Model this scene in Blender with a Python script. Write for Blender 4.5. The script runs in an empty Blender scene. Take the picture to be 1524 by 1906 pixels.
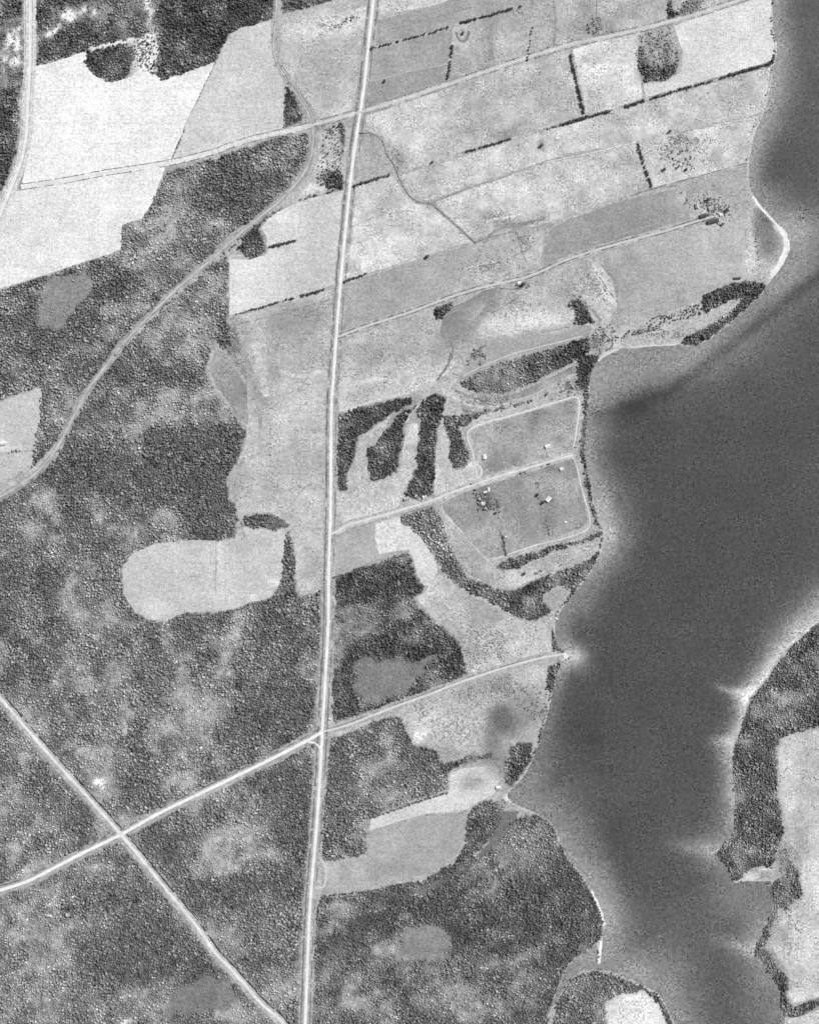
import bpy, math, random
import numpy as np
from mathutils import Vector, Matrix
from mathutils.geometry import delaunay_2d_cdt

random.seed(7); RNG = np.random.default_rng(11)
SC = bpy.context.scene; COL = SC.collection
S = 1.2                                   # metres per unit of the traced survey
def P(x, y, z=0.0): return ((x-762)*S, (953-y)*S, z)

# ------------------------------------------------------------------ camera, sky, sun
CAM_H = 4500.0
cam = bpy.data.cameras.new('camera'); camo = bpy.data.objects.new('camera', cam); COL.objects.link(camo)
camo.location = (0, 0, CAM_H); camo.rotation_euler = (0, 0, 0)
cam.sensor_fit = 'VERTICAL'; cam.sensor_height = 24.0; cam.lens = 24.0*CAM_H/(1906*S)
cam.clip_start = 10; cam.clip_end = 60000
SC.camera = camo
SC.cycles.filter_width = 1.5
SUN = Vector((0.72, 0.60, 0)).normalized()
ELEV = math.radians(50)
W = bpy.data.worlds.new('World'); SC.world = W; W.use_nodes = True
wn = W.node_tree.nodes; wl = W.node_tree.links
sky = wn.new('ShaderNodeTexSky'); sky.sky_type = 'NISHITA'; sky.sun_disc = False
sky.sun_elevation = ELEV; sky.sun_rotation = math.atan2(SUN.x, SUN.y)
bw = wn.new('ShaderNodeRGBToBW'); wl.new(sky.outputs[0], bw.inputs[0])
wl.new(bw.outputs[0], wn['Background'].inputs[0]); wn['Background'].inputs[1].default_value = 0.10
sl = bpy.data.lights.new('sun', 'SUN'); sl.energy = 4.0; sl.angle = math.radians(0.5); sl.color = (1, 1, 1)
so = bpy.data.objects.new('sun', sl); COL.objects.link(so)
sd_ = Vector((SUN.x*math.cos(ELEV), SUN.y*math.cos(ELEV), math.sin(ELEV)))
so.rotation_euler = sd_.to_track_quat('Z', 'Y').to_euler(); so.location = (800, 700, 1500)
SC.view_settings.view_transform = 'Standard'; SC.view_settings.look = 'None'
SC.view_settings.exposure = 0.55; SC.view_settings.gamma = 1.0; SC.view_settings.use_curve_mapping = False
K = 1.75                                  # tone on film of a white surface lying in the sun
def lin(v):
    v = np.asarray(v, float)/255.0
    return np.where(v <= 0.04045, v/12.92, ((np.maximum(v, 0)+0.055)/1.055)**2.4)
def alb(v): return lin(v)/K

# ------------------------------------------------------------------ number helpers
def vnoise(x, y, scale, seed):
    r = np.random.default_rng(seed).random((256, 256))
    u = np.asarray(x)/scale+1000; v = np.asarray(y)/scale+1000
    i = np.floor(u).astype(int); j = np.floor(v).astype(int); fu = u-i; fv = v-j
    fu = fu*fu*(3-2*fu); fv = fv*fv*(3-2*fv)
    g = lambda a, b: r[a % 256, b % 256]
    return (g(i, j)*(1-fu)+g(i+1, j)*fu)*(1-fv)+(g(i, j+1)*(1-fu)+g(i+1, j+1)*fu)*fv
def fbm(x, y, scale, seed, n=4):
    t = 0; a = 1; s = 0
    for k in range(n):
        t = t+a*vnoise(x, y, scale/2**k, seed+k*17); s += a; a *= 0.55
    return t/s
def inpoly(x, y, pts):
    c = np.zeros(x.shape, bool); n = len(pts)
    xs = [p[0] for p in pts]; ys = [p[1] for p in pts]
    m = (x >= min(xs)) & (x <= max(xs)) & (y >= min(ys)) & (y <= max(ys))
    X = x[m]; Y = y[m]; cc = np.zeros(X.shape, bool)
    for k in range(n):
        x1, y1 = pts[k]; x2, y2 = pts[(k+1) % n]
        if y1 == y2: continue
        cc ^= ((y1 > Y) != (y2 > Y)) & (X < (x2-x1)*(Y-y1)/(y2-y1)+x1)
    c[m] = cc
    return c
def distline(x, y, pts, closed=False, ret_t=False):
    d = np.full(x.shape, 1e9); tt = np.zeros(x.shape)
    n = len(pts)
    for k in range(n if closed else n-1):
        x1, y1 = pts[k]; x2, y2 = pts[(k+1) % n]
        dx, dy = x2-x1, y2-y1; L = dx*dx+dy*dy
        if L == 0: continue
        t = np.clip(((x-x1)*dx+(y-y1)*dy)/L, 0, 1)
        e = np.hypot(x-x1-t*dx, y-y1-t*dy); m = e < d
        d[m] = e[m]; tt[m] = (k+t)[m]
    return (d, tt) if ret_t else d
def smooth(pts, n=6):
    out = []; m = len(pts)
    for i in range(m-1):
        p0 = pts[max(i-1, 0)]; p1 = pts[i]; p2 = pts[i+1]; p3 = pts[min(i+2, m-1)]
        for k in range(n):
            t = k/n
            f = lambda a, b, c, d: 0.5*((2*b)+(-a+c)*t+(2*a-5*b+4*c-d)*t*t+(-a+3*b-3*c+d)*t**3)
            out.append((f(p0[0], p1[0], p2[0], p3[0]), f(p0[1], p1[1], p2[1], p3[1])))
    out.append(pts[-1]); return out
def resample(pts, step):
    out = [pts[0]]; acc = 0
    for a, b in zip(pts[:-1], pts[1:]):
        L = math.dist(a, b)
        if L == 0: continue
        t = step-acc
        while t <= L:
            out.append((a[0]+(b[0]-a[0])*t/L, a[1]+(b[1]-a[1])*t/L)); t += step
        acc = (acc+L) % step
    return out

# ------------------------------------------------------------------ materials
def mat(name, rough=1.0, attr='tone', grain=0.12, gscale=0.45, patch=0.10, pscale=0.03, streak=0.0, spec=0.1, const=None, bump=0.0, rand=0.0, speck=0.0, clump=False):
    m = bpy.data.materials.new(name); m.use_nodes = True
    N = m.node_tree.nodes; L = m.node_tree.links; b = N['Principled BSDF']
    b.inputs['Roughness'].default_value = rough; b.inputs['Specular IOR Level'].default_value = spec
    geo = N.new('ShaderNodeNewGeometry')
    def noise(scale, det, sc=None, rot=0):
        mp = N.new('ShaderNodeMapping'); mp.inputs['Rotation'].default_value = (0, 0, rot)
        if sc: mp.inputs['Scale'].default_value = sc
        L.new(geo.outputs['Position'], mp.inputs['Vector'])
        n = N.new('ShaderNodeTexNoise'); n.inputs['Scale'].default_value = scale; n.inputs['Detail'].default_value = det
        n.inputs['Roughness'].default_value = 0.6
        L.new(mp.outputs[0], n.inputs['Vector']); return n.outputs[0]
    def mth(op, a, bb):
        q = N.new('ShaderNodeMath'); q.operation = op
        for i, v in enumerate((a, bb)):
            if isinstance(v, (int, float)): q.inputs[i].default_value = v
            else: L.new(v, q.inputs[i])
        return q.outputs[0]
    if const is None:
        at = N.new('ShaderNodeAttribute'); at.attribute_name = attr; base = at.outputs['Fac']
    else:
        v = N.new('ShaderNodeValue'); v.outputs[0].default_value = const; base = v.outputs[0]
    f = 1.0
    terms = []
    if grain: terms.append((noise(gscale, 2.0), grain*4)); terms.append((noise(gscale*0.42, 1.0), grain*1.6))
    if patch: terms.append((noise(pscale, 4.0), patch*4))
    if streak: terms.append((noise(1.0, 2.0, (0.006, 0.16, 1), math.radians(-17.5)), streak*4))
    cur = None
    for o, a in terms:
        t = mth('MULTIPLY', mth('SUBTRACT', o, 0.5), a)
        if clump and o is terms[0][0]: t = mth('MULTIPLY', t, mth('MAXIMUM', mth('ADD', mth('MULTIPLY', mth('SUBTRACT', noise(0.028, 3.0), 0.5), 6.0), 1.0), 0.25))
        cur = t if cur is None else mth('ADD', cur, t)
    if rand:
        oi = N.new('ShaderNodeObjectInfo'); t = mth('MULTIPLY', mth('SUBTRACT', oi.outputs['Random'], 0.5), rand*2)
        cur = t if cur is None else mth('ADD', cur, t)
    val = base if cur is None else mth('MULTIPLY', base, mth('MAXIMUM', mth('ADD', cur, 1.0), 0.05))
    if speck:
        sn = noise(0.33, 1.0); st = mth('GREATER_THAN', sn, 0.69)
        val = mth('MULTIPLY', val, mth('ADD', mth('MULTIPLY', st, speck), 1.0))
    cb = N.new('ShaderNodeCombineColor')
    for i in range(3): L.new(val, cb.inputs[i])
    L.new(cb.outputs[0], b.inputs['Base Color'])
    if bump:
        bp = N.new('ShaderNodeBump'); bp.inputs['Strength'].default_value = bump; bp.inputs['Distance'].default_value = 1.0
        L.new(noise(gscale*1.3, 3.0), bp.inputs['Height']); L.new(bp.outputs[0], b.inputs['Normal'])
    return m
M_ground = mat('rough_grass', grain=0.46, gscale=0.24, patch=0.12, pscale=0.035, bump=0.35)
M_field = mat('field_crop', grain=0.34, gscale=0.24, patch=0.07, pscale=0.022, streak=0.065, bump=0.15)
M_mead = mat('meadow', grain=0.42, gscale=0.24, patch=0.17, pscale=0.03, streak=0.03, bump=0.3, clump=True)
M_water = mat('water', rough=0.25, grain=0.55, gscale=0.22, patch=0.11, pscale=0.014, spec=0.35, bump=0.02, clump=True)
M_road = mat('gravel_road', grain=0.16, gscale=0.3, patch=0.10, pscale=0.05)
M_verge = mat('verge_grass', grain=0.42, gscale=0.24, patch=0.16, pscale=0.05)
M_sand = mat('sand', grain=0.2, gscale=0.25, patch=0.10, pscale=0.06)
M_leaf = mat('foliage', grain=0.4, gscale=0.22, patch=0.14, pscale=0.05)
M_tree = mat('hedge_foliage', grain=0.22, gscale=0.8, patch=0, const=0.065, rand=0.4)
M_bark = mat('bark', grain=0.2, gscale=3, patch=0, const=0.08)
M_roofp = mat('pale_roof_sheeting', grain=0.05, gscale=1.5, patch=0, const=0.5, rough=0.6)
M_roofg = mat('grey_shingle_roof', grain=0.15, gscale=2, patch=0, const=0.30)
M_roofd = mat('dark_shingle_roof', grain=0.15, gscale=2, patch=0, const=0.07)
M_wall = mat('white_clapboard', grain=0.06, gscale=2, patch=0, const=0.6)
M_barnw = mat('grey_barn_boards', grain=0.15, gscale=2, patch=0, const=0.22)
M_brick = mat('chimney_brick', grain=0.2, gscale=4, patch=0, const=0.18)
M_glass = mat('window_glass', grain=0, patch=0, const=0.03, rough=0.1, spec=0.5)

# ------------------------------------------------------------------ object helpers
def tag(o, label=None, cat=None, group=None, kind=None):
    if label: o['label'] = label
    if cat: o['category'] = cat
    if group: o['group'] = group
    if kind: o['kind'] = kind
def mesh_np(name, V, F, tone=None, smoothf=False):
    V = np.asarray(V, np.float32); F = np.asarray(F, np.int32)
    me = bpy.data.meshes.new(name); k = F.shape[1]
    me.vertices.add(len(V)); me.vertices.foreach_set('co', V.ravel())
    me.loops.add(F.size); me.loops.foreach_set('vertex_index', F.ravel())
    me.polygons.add(len(F)); me.polygons.foreach_set('loop_start', np.arange(0, F.size, k, dtype=np.int32))
    me.update(calc_edges=True)
    if tone is not None:
        a = me.attributes.new('tone', 'FLOAT', 'POINT'); a.data.foreach_set('value', np.asarray(tone, np.float32))
    if smoothf: me.polygons.foreach_set('use_smooth', np.ones(len(F), bool))
    return me
def link(name, me, m=None, parent=None):
    o = bpy.data.objects.new(name, me); COL.objects.link(o)
    if m and not me.materials: me.materials.append(m)
    if parent: o.parent = parent
    return o

# ------------------------------------------------------------------ traced lines
MAIN = smooth([(699, -80), (695, 0), (686, 80), (678, 157), (671, 205), (664, 250), (655, 315), (648, 380), (639, 470), (632, 550), (626, 627), (621, 700), (617, 760), (616, 860), (615, 960), (612, 1060), (611, 1160), (607, 1240), (603, 1310), (600, 1362), (596, 1440), (590, 1530), (585, 1590), (578, 1674), (574, 1750), (571, 1830), (568, 1906), (565, 1990)])
CROSS = smooth([(-80, 1682), (-20, 1663), (0, 1657), (50, 1641), (100, 1616), (160, 1585), (228, 1552), (300, 1512), (400, 1464), (480, 1425), (540, 1395), (580, 1374), (600, 1362)])
EASTL = smooth([(600, 1362), (640, 1352), (700, 1329), (744, 1312), (800, 1292), (850, 1272), (900, 1255), (960, 1237), (1010, 1224), (1050, 1217)])
DIAG = smooth([(-60, 1232), (0, 1298), (50, 1356), (105, 1419), (155, 1474), (200, 1524), (228, 1556), (270, 1606), (315, 1662), (360, 1715), (400, 1772), (434, 1808), (487, 1868), (523, 1900), (560, 1950)])
RAIL = smooth([(520, -80), (518, 0), (514, 50), (512, 90), (520, 120), (538, 150), (560, 183), (577, 212), (583, 240), (583, 270), (576, 302), (560, 332), (530, 365), (500, 392), (460, 425), (430, 450), (400, 478), (360, 512), (325, 542), (290, 577), (255, 612), (222, 650), (195, 685), (165, 725), (145, 762), (128, 795), (108, 832), (90, 857), (62, 886), (30, 908), (0, 926), (-60, 960)])
RAIL2 = smooth([(606, 232), (597, 255), (592, 285), (588, 310), (578, 335), (562, 350)])
NWRD = smooth([(57, -80), (57, 0), (57, 60), (56, 130), (52, 200), (49, 255), (40, 300), (24, 342), (8, 382), (-10, 420), (-60, 500)])
LANE3 = smooth([(40, 348), (120, 336), (200, 321), (310, 304), (400, 282), (430, 270), (480, 256), (540, 243), (580, 233), (620, 222), (668, 209), (720, 194), (800, 168), (880, 141), (950, 117), (1050, 86), (1110, 72), (1200, 52), (1300, 25), (1370, 2), (1430, -20)])
LANE2 = smooth([(628, 627), (660, 615), (700, 601), (760, 582), (800, 567), (850, 549), (900, 534), (985, 514), (1050, 485), (1120, 462), (1200, 440), (1260, 423), (1300, 410), (1330, 402)])
LANE1 = smooth([(615, 994), (630, 988), (652, 976), (702, 962), (744, 950), (800, 933), (845, 915), (888, 900), (930, 886), (1000, 866), (1070, 845)])
STREAM = smooth([(664, 248), (690, 249), (702, 254), (712, 265), (720, 288), (735, 312), (744, 335), (758, 360), (778, 376), (800, 379), (815, 390), (840, 412), (865, 435), (885, 453)])

WSHORE = [(1442, -80), (1440, 0), (1438, 30), (1440, 60), (1446, 85), (1445, 100), (1440, 120), (1436, 150), (1430, 178), (1424, 200), (1418, 220), (1405, 245), (1398, 275), (1394, 300), (1393, 325), (1396, 350), (1406, 370), (1420, 388), (1435, 408), (1452, 425), (1464, 440), (1471, 460), (1464, 478), (1456, 495), (1442, 512), (1428, 530), (1420, 545), (1405, 560), (1392, 570), (1380, 582), (1360, 602), (1340, 617), (1320, 632), (1300, 642), (1280, 646), (1255, 642), (1220, 644), (1180, 649), (1155, 648), (1138, 656), (1122, 666), (1110, 676), (1100, 692), (1097, 720), (1096, 760), (1093, 800), (1089, 840), (1093, 870), (1099, 900), (1105, 930), (1112, 960), (1121, 985), (1124, 1000), (1120, 1025), (1110, 1048), (1100, 1066), (1090, 1078), (1075, 1097), (1055, 1122), (1040, 1142), (1033, 1160), (1033, 1185), (1040, 1203), (1050, 1214), (1066, 1221), (1050, 1232), (1040, 1250), (1032, 1275), (1026, 1300), (1019, 1330), (1011, 1360), (1004, 1385), (990, 1418), (977, 1442), (962, 1460), (950, 1472), (943, 1482), (955, 1494), (985, 1507), (1004, 1516), (1022, 1527), (1035, 1543), (1041, 1560), (1048, 1580), (1058, 1598), (1072, 1614), (1087, 1634), (1101, 1656), (1112, 1678), (1121, 1700), (1127, 1720), (1122, 1740), (1119, 1765), (1117, 1795), (1112, 1796), (1112, 1765), (1108, 1758), (1095, 1770), (1076, 1780), (1060, 1793), (1049, 1815), (1040, 1838), (1028, 1868), (1032, 1870), (1047, 1842), (1060, 1822), (1080, 1808), (1105, 1804), (1130, 1806), (1150, 1812), (1175, 1822), (1205, 1838), (1225, 1848), (1236, 1865), (1246, 1885), (1257, 1906), (1275, 1990)]
ESHORE = [(1448, 1990), (1450, 1906), (1453, 1880), (1453, 1850), (1446, 1832), (1435, 1822), (1425, 1802), (1412, 1790), (1405, 1776), (1402, 1765), (1412, 1745), (1420, 1725), (1435, 1700), (1438, 1670), (1437, 1650), (1432, 1640), (1400, 1641), (1380, 1638), (1370, 1645), (1362, 1642), (1360, 1625), (1345, 1605), (1332, 1595), (1326, 1585), (1345, 1572), (1355, 1560), (1365, 1548), (1366, 1500), (1362, 1470), (1363, 1430), (1360, 1400), (1363, 1385), (1375, 1355), (1385, 1325), (1391, 1302), (1398, 1292), (1410, 1278), (1425, 1258), (1440, 1235), (1455, 1212), (1475, 1190), (1500, 1170), (1524, 1150), (1600, 1095), (1760, 1020)]
RIVER = WSHORE+ESHORE+[(3600, 900), (3600, -2600), (1500, -2600)]
RIVER_LOW = None

# ------------------------------------------------------------------ vegetation map (survey units)
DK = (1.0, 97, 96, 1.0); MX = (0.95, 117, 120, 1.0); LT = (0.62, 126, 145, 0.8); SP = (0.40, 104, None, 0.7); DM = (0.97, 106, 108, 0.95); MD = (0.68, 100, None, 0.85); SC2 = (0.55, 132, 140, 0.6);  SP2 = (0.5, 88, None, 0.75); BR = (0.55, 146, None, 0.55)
VEG = [
 (DK, [(66, -80), (512, -80), (512, 33), (490, 40), (450, 50), (432, 57), (420, 75), (410, 95), (402, 113), (370, 125), (340, 135), (305, 147), (290, 140), (297, 110), (298, 54), (260, 68), (215, 76), (160, 92), (120, 108), (95, 116), (66, 121)]),
 (DK, [(160, 90), (172, 95), (235, 80), (248, 92), (244, 130), (236, 146), (205, 151), (178, 140), (163, 124)]),
 (SP2, [(247, 72), (298, 54), (296, 140), (270, 134), (247, 122)]),
 (DK, [(522, -80), (700, -80), (615, 0), (600, 6), (560, 18), (524, 26)]),
 (DK, [(-80, -80), (46, -80), (46, 60), (44, 145), (42, 152), (38, 170), (37, 200), (36, 240), (32, 280), (25, 310), (18, 335), (8, 352), (-80, 440)]),
 (DK, [(532, 160), (545, 172), (560, 190), (568, 205), (562, 225), (545, 236), (527, 240), (530, 195)]),
 (MX, [(312, 320), (345, 310), (400, 296), (440, 280), (490, 263), (540, 250), (560, 245), (575, 252), (577, 290), (568, 315), (545, 345), (500, 386), (450, 425), (400, 470), (330, 532), (280, 580), (215, 650), (150, 740), (105, 825), (62, 872), (64, 840), (72, 800), (80, 717), (40, 730), (-80, 775), (-80, 560), (0, 541), (50, 525), (100, 508), (150, 492), (200, 476), (228, 465), (226, 420), (245, 412), (265, 410), (278, 392), (287, 372), (296, 348)]),
 (SP2, [(602, 236), (642, 232), (640, 345), (615, 356), (590, 340), (590, 290), (598, 260)]),
 (DK, [(455, 445), (480, 425), (490, 440), (495, 470), (465, 481), (453, 470), (440, 463)]),
 (DK, [(440, 440), (500, 398), (640, 345), (650, 350), (575, 366), (500, 402), (478, 430), (450, 450)]),
 (MX, [(-80, 970), (0, 930), (60, 890), (100, 858), (130, 805), (170, 728), (230, 650), (300, 580), (360, 525), (400, 490), (424, 474), (425, 590), (402, 630), (390, 660), (384, 690), (402, 730), (430, 760), (445, 790), (458, 795), (455, 820), (440, 860), (422, 890), (425, 920), (437, 940), (442, 970), (435, 1000), (400, 1006), (350, 1003), (290, 1010), (250, 1027), (227, 1050), (228, 1090), (235, 1115), (250, 1140), (275, 1155), (312, 1158), (330, 1148), (350, 1141), (400, 1141), (440, 1134), (470, 1121), (500, 1117), (520, 1090), (530, 1060), (532, 1010), (538, 980), (545, 1040), (548, 1090), (556, 1112), (600, 1100), (610, 1100), (605, 1300), (598, 1400), (590, 1540), (580, 1680), (570, 1840), (566, 1990), (-80, 1990)]),
 (DK, [(450, 965), (470, 958), (500, 958), (528, 966), (538, 980), (510, 985), (470, 978), (455, 975)]),
 (DK, [(858, 712), (880, 695), (950, 668), (1000, 655), (1060, 638), (1095, 628), (1100, 650), (1076, 668), (1030, 690), (990, 712), (950, 730), (900, 734), (870, 724)]),
 (DK, [(1075, 660), (1110, 662), (1112, 690), (1097, 700), (1095, 850), (1103, 940), (1118, 985), (1104, 965), (1090, 900), (1080, 840), (1086, 760), (1085, 728), (1075, 715), (1072, 685)]),
 (DK, [(622, 772), (700, 752), (740, 742), (772, 740), (765, 752), (735, 765), (705, 785), (668, 812), (657, 850), (648, 885), (644, 912), (620, 915)]),
 (DK, [(728, 794), (740, 770), (775, 755), (752, 791), (752, 812), (744, 847), (741, 878), (715, 889), (689, 899), (686, 870), (683, 841), (710, 812)]),
 (DK, [(790, 742), (812, 732), (828, 738), (828, 760), (814, 800), (809, 860), (806, 925), (775, 927), (750, 922), (765, 894), (777, 865), (783, 784), (775, 765)]),
 (DK, [(824, 775), (850, 772), (905, 766), (868, 790), (852, 795), (862, 825), (874, 848), (868, 868), (845, 872), (836, 850), (838, 820), (830, 800)]),
 (MX, [(747, 955), (800, 938), (806, 940), (822, 965), (832, 1000), (846, 1030), (850, 1045), (830, 1050), (805, 1030), (785, 1000), (765, 978), (747, 975)]),
 (DK, [(815, 1020), (850, 1045), (870, 1075), (905, 1088), (945, 1100), (960, 1098), (1000, 1078), (1050, 1062), (1100, 1040), (1118, 1018), (1108, 1046), (1090, 1078), (1065, 1108), (1050, 1128), (1062, 1095), (1035, 1090), (1012, 1105), (1010, 1118), (1028, 1138), (1008, 1150), (985, 1155), (955, 1145), (935, 1133), (910, 1118), (880, 1104), (845, 1085), (825, 1060), (812, 1040)]),
 (DK, [(925, 1050), (960, 1038), (1010, 1022), (1035, 1016), (1030, 1025), (980, 1048), (955, 1058), (925, 1058)]),
 (DK, [(1035, 1016), (1080, 1004), (1120, 990), (1122, 996), (1080, 1010), (1035, 1024)]),
 (DK, [(618, 1076), (680, 1055), (720, 1042), (758, 1028), (768, 1045), (775, 1075), (790, 1095), (783, 1106), (770, 1110), (776, 1127), (800, 1150), (835, 1175), (856, 1203), (868, 1240), (873, 1260), (840, 1268), (800, 1285), (740, 1305), (700, 1322), (625, 1348), (618, 1300), (618, 1150)]),
 (MX, [(606, 1378), (640, 1368), (700, 1340), (745, 1335), (755, 1360), (770, 1385), (810, 1397), (826, 1420), (835, 1450), (832, 1470), (800, 1480), (740, 1500), (690, 1520), (682, 1530), (683, 1580), (670, 1592), (630, 1600), (600, 1598)]),
 (DK, [(810, 1422), (860, 1412), (915, 1400), (915, 1408), (860, 1424), (828, 1438)]),
 (DK, [(945, 1390), (985, 1380), (992, 1400), (985, 1420), (965, 1450), (948, 1462), (935, 1440), (932, 1425), (950, 1410)]),
 (DK, [(870, 1520), (885, 1500), (905, 1490), (928, 1498), (930, 1530), (915, 1560), (895, 1580), (870, 1600), (850, 1615), (845, 1605), (866, 1570)]),
 (DM, [(1000, 1515), (1018, 1524), (1036, 1545), (1042, 1570), (1058, 1598), (1086, 1634), (1110, 1678), (1122, 1715), (1119, 1742), (1095, 1768), (1060, 1790), (1045, 1815), (1035, 1840), (1020, 1890), (1010, 1990), (574, 1990), (580, 1800), (585, 1690), (596, 1672), (640, 1668), (720, 1652), (790, 1635), (830, 1612), (850, 1606), (880, 1590), (905, 1595), (925, 1560), (950, 1530)]),
 (MX, [(1045, 1850), (1062, 1825), (1082, 1812), (1110, 1808), (1150, 1816), (1200, 1840), (1150, 1850), (1125, 1870), (1128, 1906), (1100, 1990), (1020, 1990), (1035, 1870)]),
 (DK, [(1190, 1834), (1225, 1852), (1240, 1880), (1253, 1906), (1268, 1990), (1255, 1990), (1240, 1906), (1228, 1870), (1205, 1850)]),
 (DM, [(1700, 1040), (1524, 1158), (1478, 1196), (1443, 1240), (1412, 1284), (1396, 1300), (1388, 1330), (1367, 1385), (1363, 1400), (1365, 1545), (1330, 1588), (1365, 1642), (1378, 1635), (1400, 1612), (1435, 1615), (1448, 1580), (1458, 1545), (1448, 1480), (1442, 1400), (1450, 1372), (1480, 1364), (1524, 1350), (1700, 1340)]),
 (DK, [(1440, 1640), (1460, 1630), (1465, 1600), (1485, 1620), (1492, 1665), (1465, 1690), (1440, 1692)]),
 (DK, [(1438, 1690), (1448, 1692), (1430, 1740), (1420, 1765), (1432, 1775), (1445, 1800), (1460, 1810), (1468, 1830), (1460, 1850), (1475, 1875), (1524, 1858), (1524, 1870), (1485, 1892), (1460, 1893), (1455, 1990), (1450, 1906), (1454, 1860), (1440, 1830), (1415, 1795), (1402, 1768), (1420, 1730)]),
 (DK, [(1305, 564), (1308, 551), (1335, 536), (1368, 524), (1404, 525), (1427, 529), (1417, 551), (1394, 571), (1351, 609), (1318, 629), (1292, 645), (1268, 643), (1272, 630), (1301, 614), (1331, 597), (1351, 581), (1371, 568), (1383, 553), (1364, 558), (1338, 568), (1318, 581), (1300, 578)]),
 (MD, [(1134, 628), (1202, 607), (1205, 594), (1232, 584), (1265, 577), (1305, 564), (1318, 581), (1285, 588), (1252, 597), (1225, 610), (1212, 617), (1134, 634)]),
 (SC2, [(422, 598), (440, 612), (452, 655), (462, 717), (445, 692), (425, 657), (406, 625)]),
 (DK, [(1058, 560), (1075, 558), (1092, 570), (1100, 590), (1105, 600), (1090, 600), (1082, 608), (1068, 600), (1075, 585)]),
 (DK, [(808, 575), (840, 562), (845, 570), (825, 590), (812, 592)]),
 (DK, [(1190, 85), (1196, 90), (1205, 120), (1225, 130), (1255, 115), (1262, 120), (1258, 135), (1235, 148), (1200, 152), (1190, 130), (1184, 100)]),
 (SP, [(1190, 55), (1245, 45), (1262, 115), (1225, 130), (1200, 115)]),
 (DK, [(1240, -40), (1250, -40), (1252, 18), (1268, 22), (1262, 32), (1242, 34)]),
 (LT, [(1262, 30), (1280, -10), (1305, -10), (1300, 20)]),
 (SP, [(1090, 30), (1112, 25), (1122, 50), (1110, 72), (1092, 72)]),
 (DK, [(538, 985), (545, 1030), (552, 1060), (545, 1080), (535, 1070), (535, 1000)]),
 (MX, [(878, 905), (912, 928), (922, 950), (900, 952), (890, 935)]),
 (DK, [(960, 520), (985, 520), (985, 535), (962, 538)]),
 (DK, [(405, 600), (425, 600), (430, 640), (415, 648), (402, 630)]),
 (SP, [(1120, 612), (1140, 600), (1145, 625), (1125, 640)]),
 (DK, [(630, 228), (640, 232), (643, 270), (634, 280), (632, 255)]),
 (DK, [(596, 326), (615, 318), (640, 325), (640, 352), (612, 350)]),
 (DK, [(605, 5), (640, 26), (632, 44), (612, 42)]) if False else (SP, [(612, 55), (640, 32), (672, 30), (672, 38), (640, 46), (618, 62)]),
 (DK, [(1025, 1175), (1035, 1172), (1045, 1208), (1040, 1222), (1030, 1210)]),
 (DK, [(1022, 1240), (1046, 1233), (1038, 1266), (1028, 1292), (1018, 1280)]),
 (DK, [(998, 1388), (1008, 1352), (1018, 1340), (1016, 1362), (1006, 1388), (994, 1408)]),
 (SP, [(975, 1290), (1020, 1285), (1018, 1335), (1000, 1350), (975, 1320)]),
 (BR, [(870, 1160), (930, 1170), (950, 1215), (880, 1250), (865, 1210)]),
 (BR, [(850, 1270), (950, 1250), (960, 1290), (900, 1320), (840, 1300)]),
 (SP, [(880, 650), (905, 645), (895, 670), (868, 682)]),
]
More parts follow.
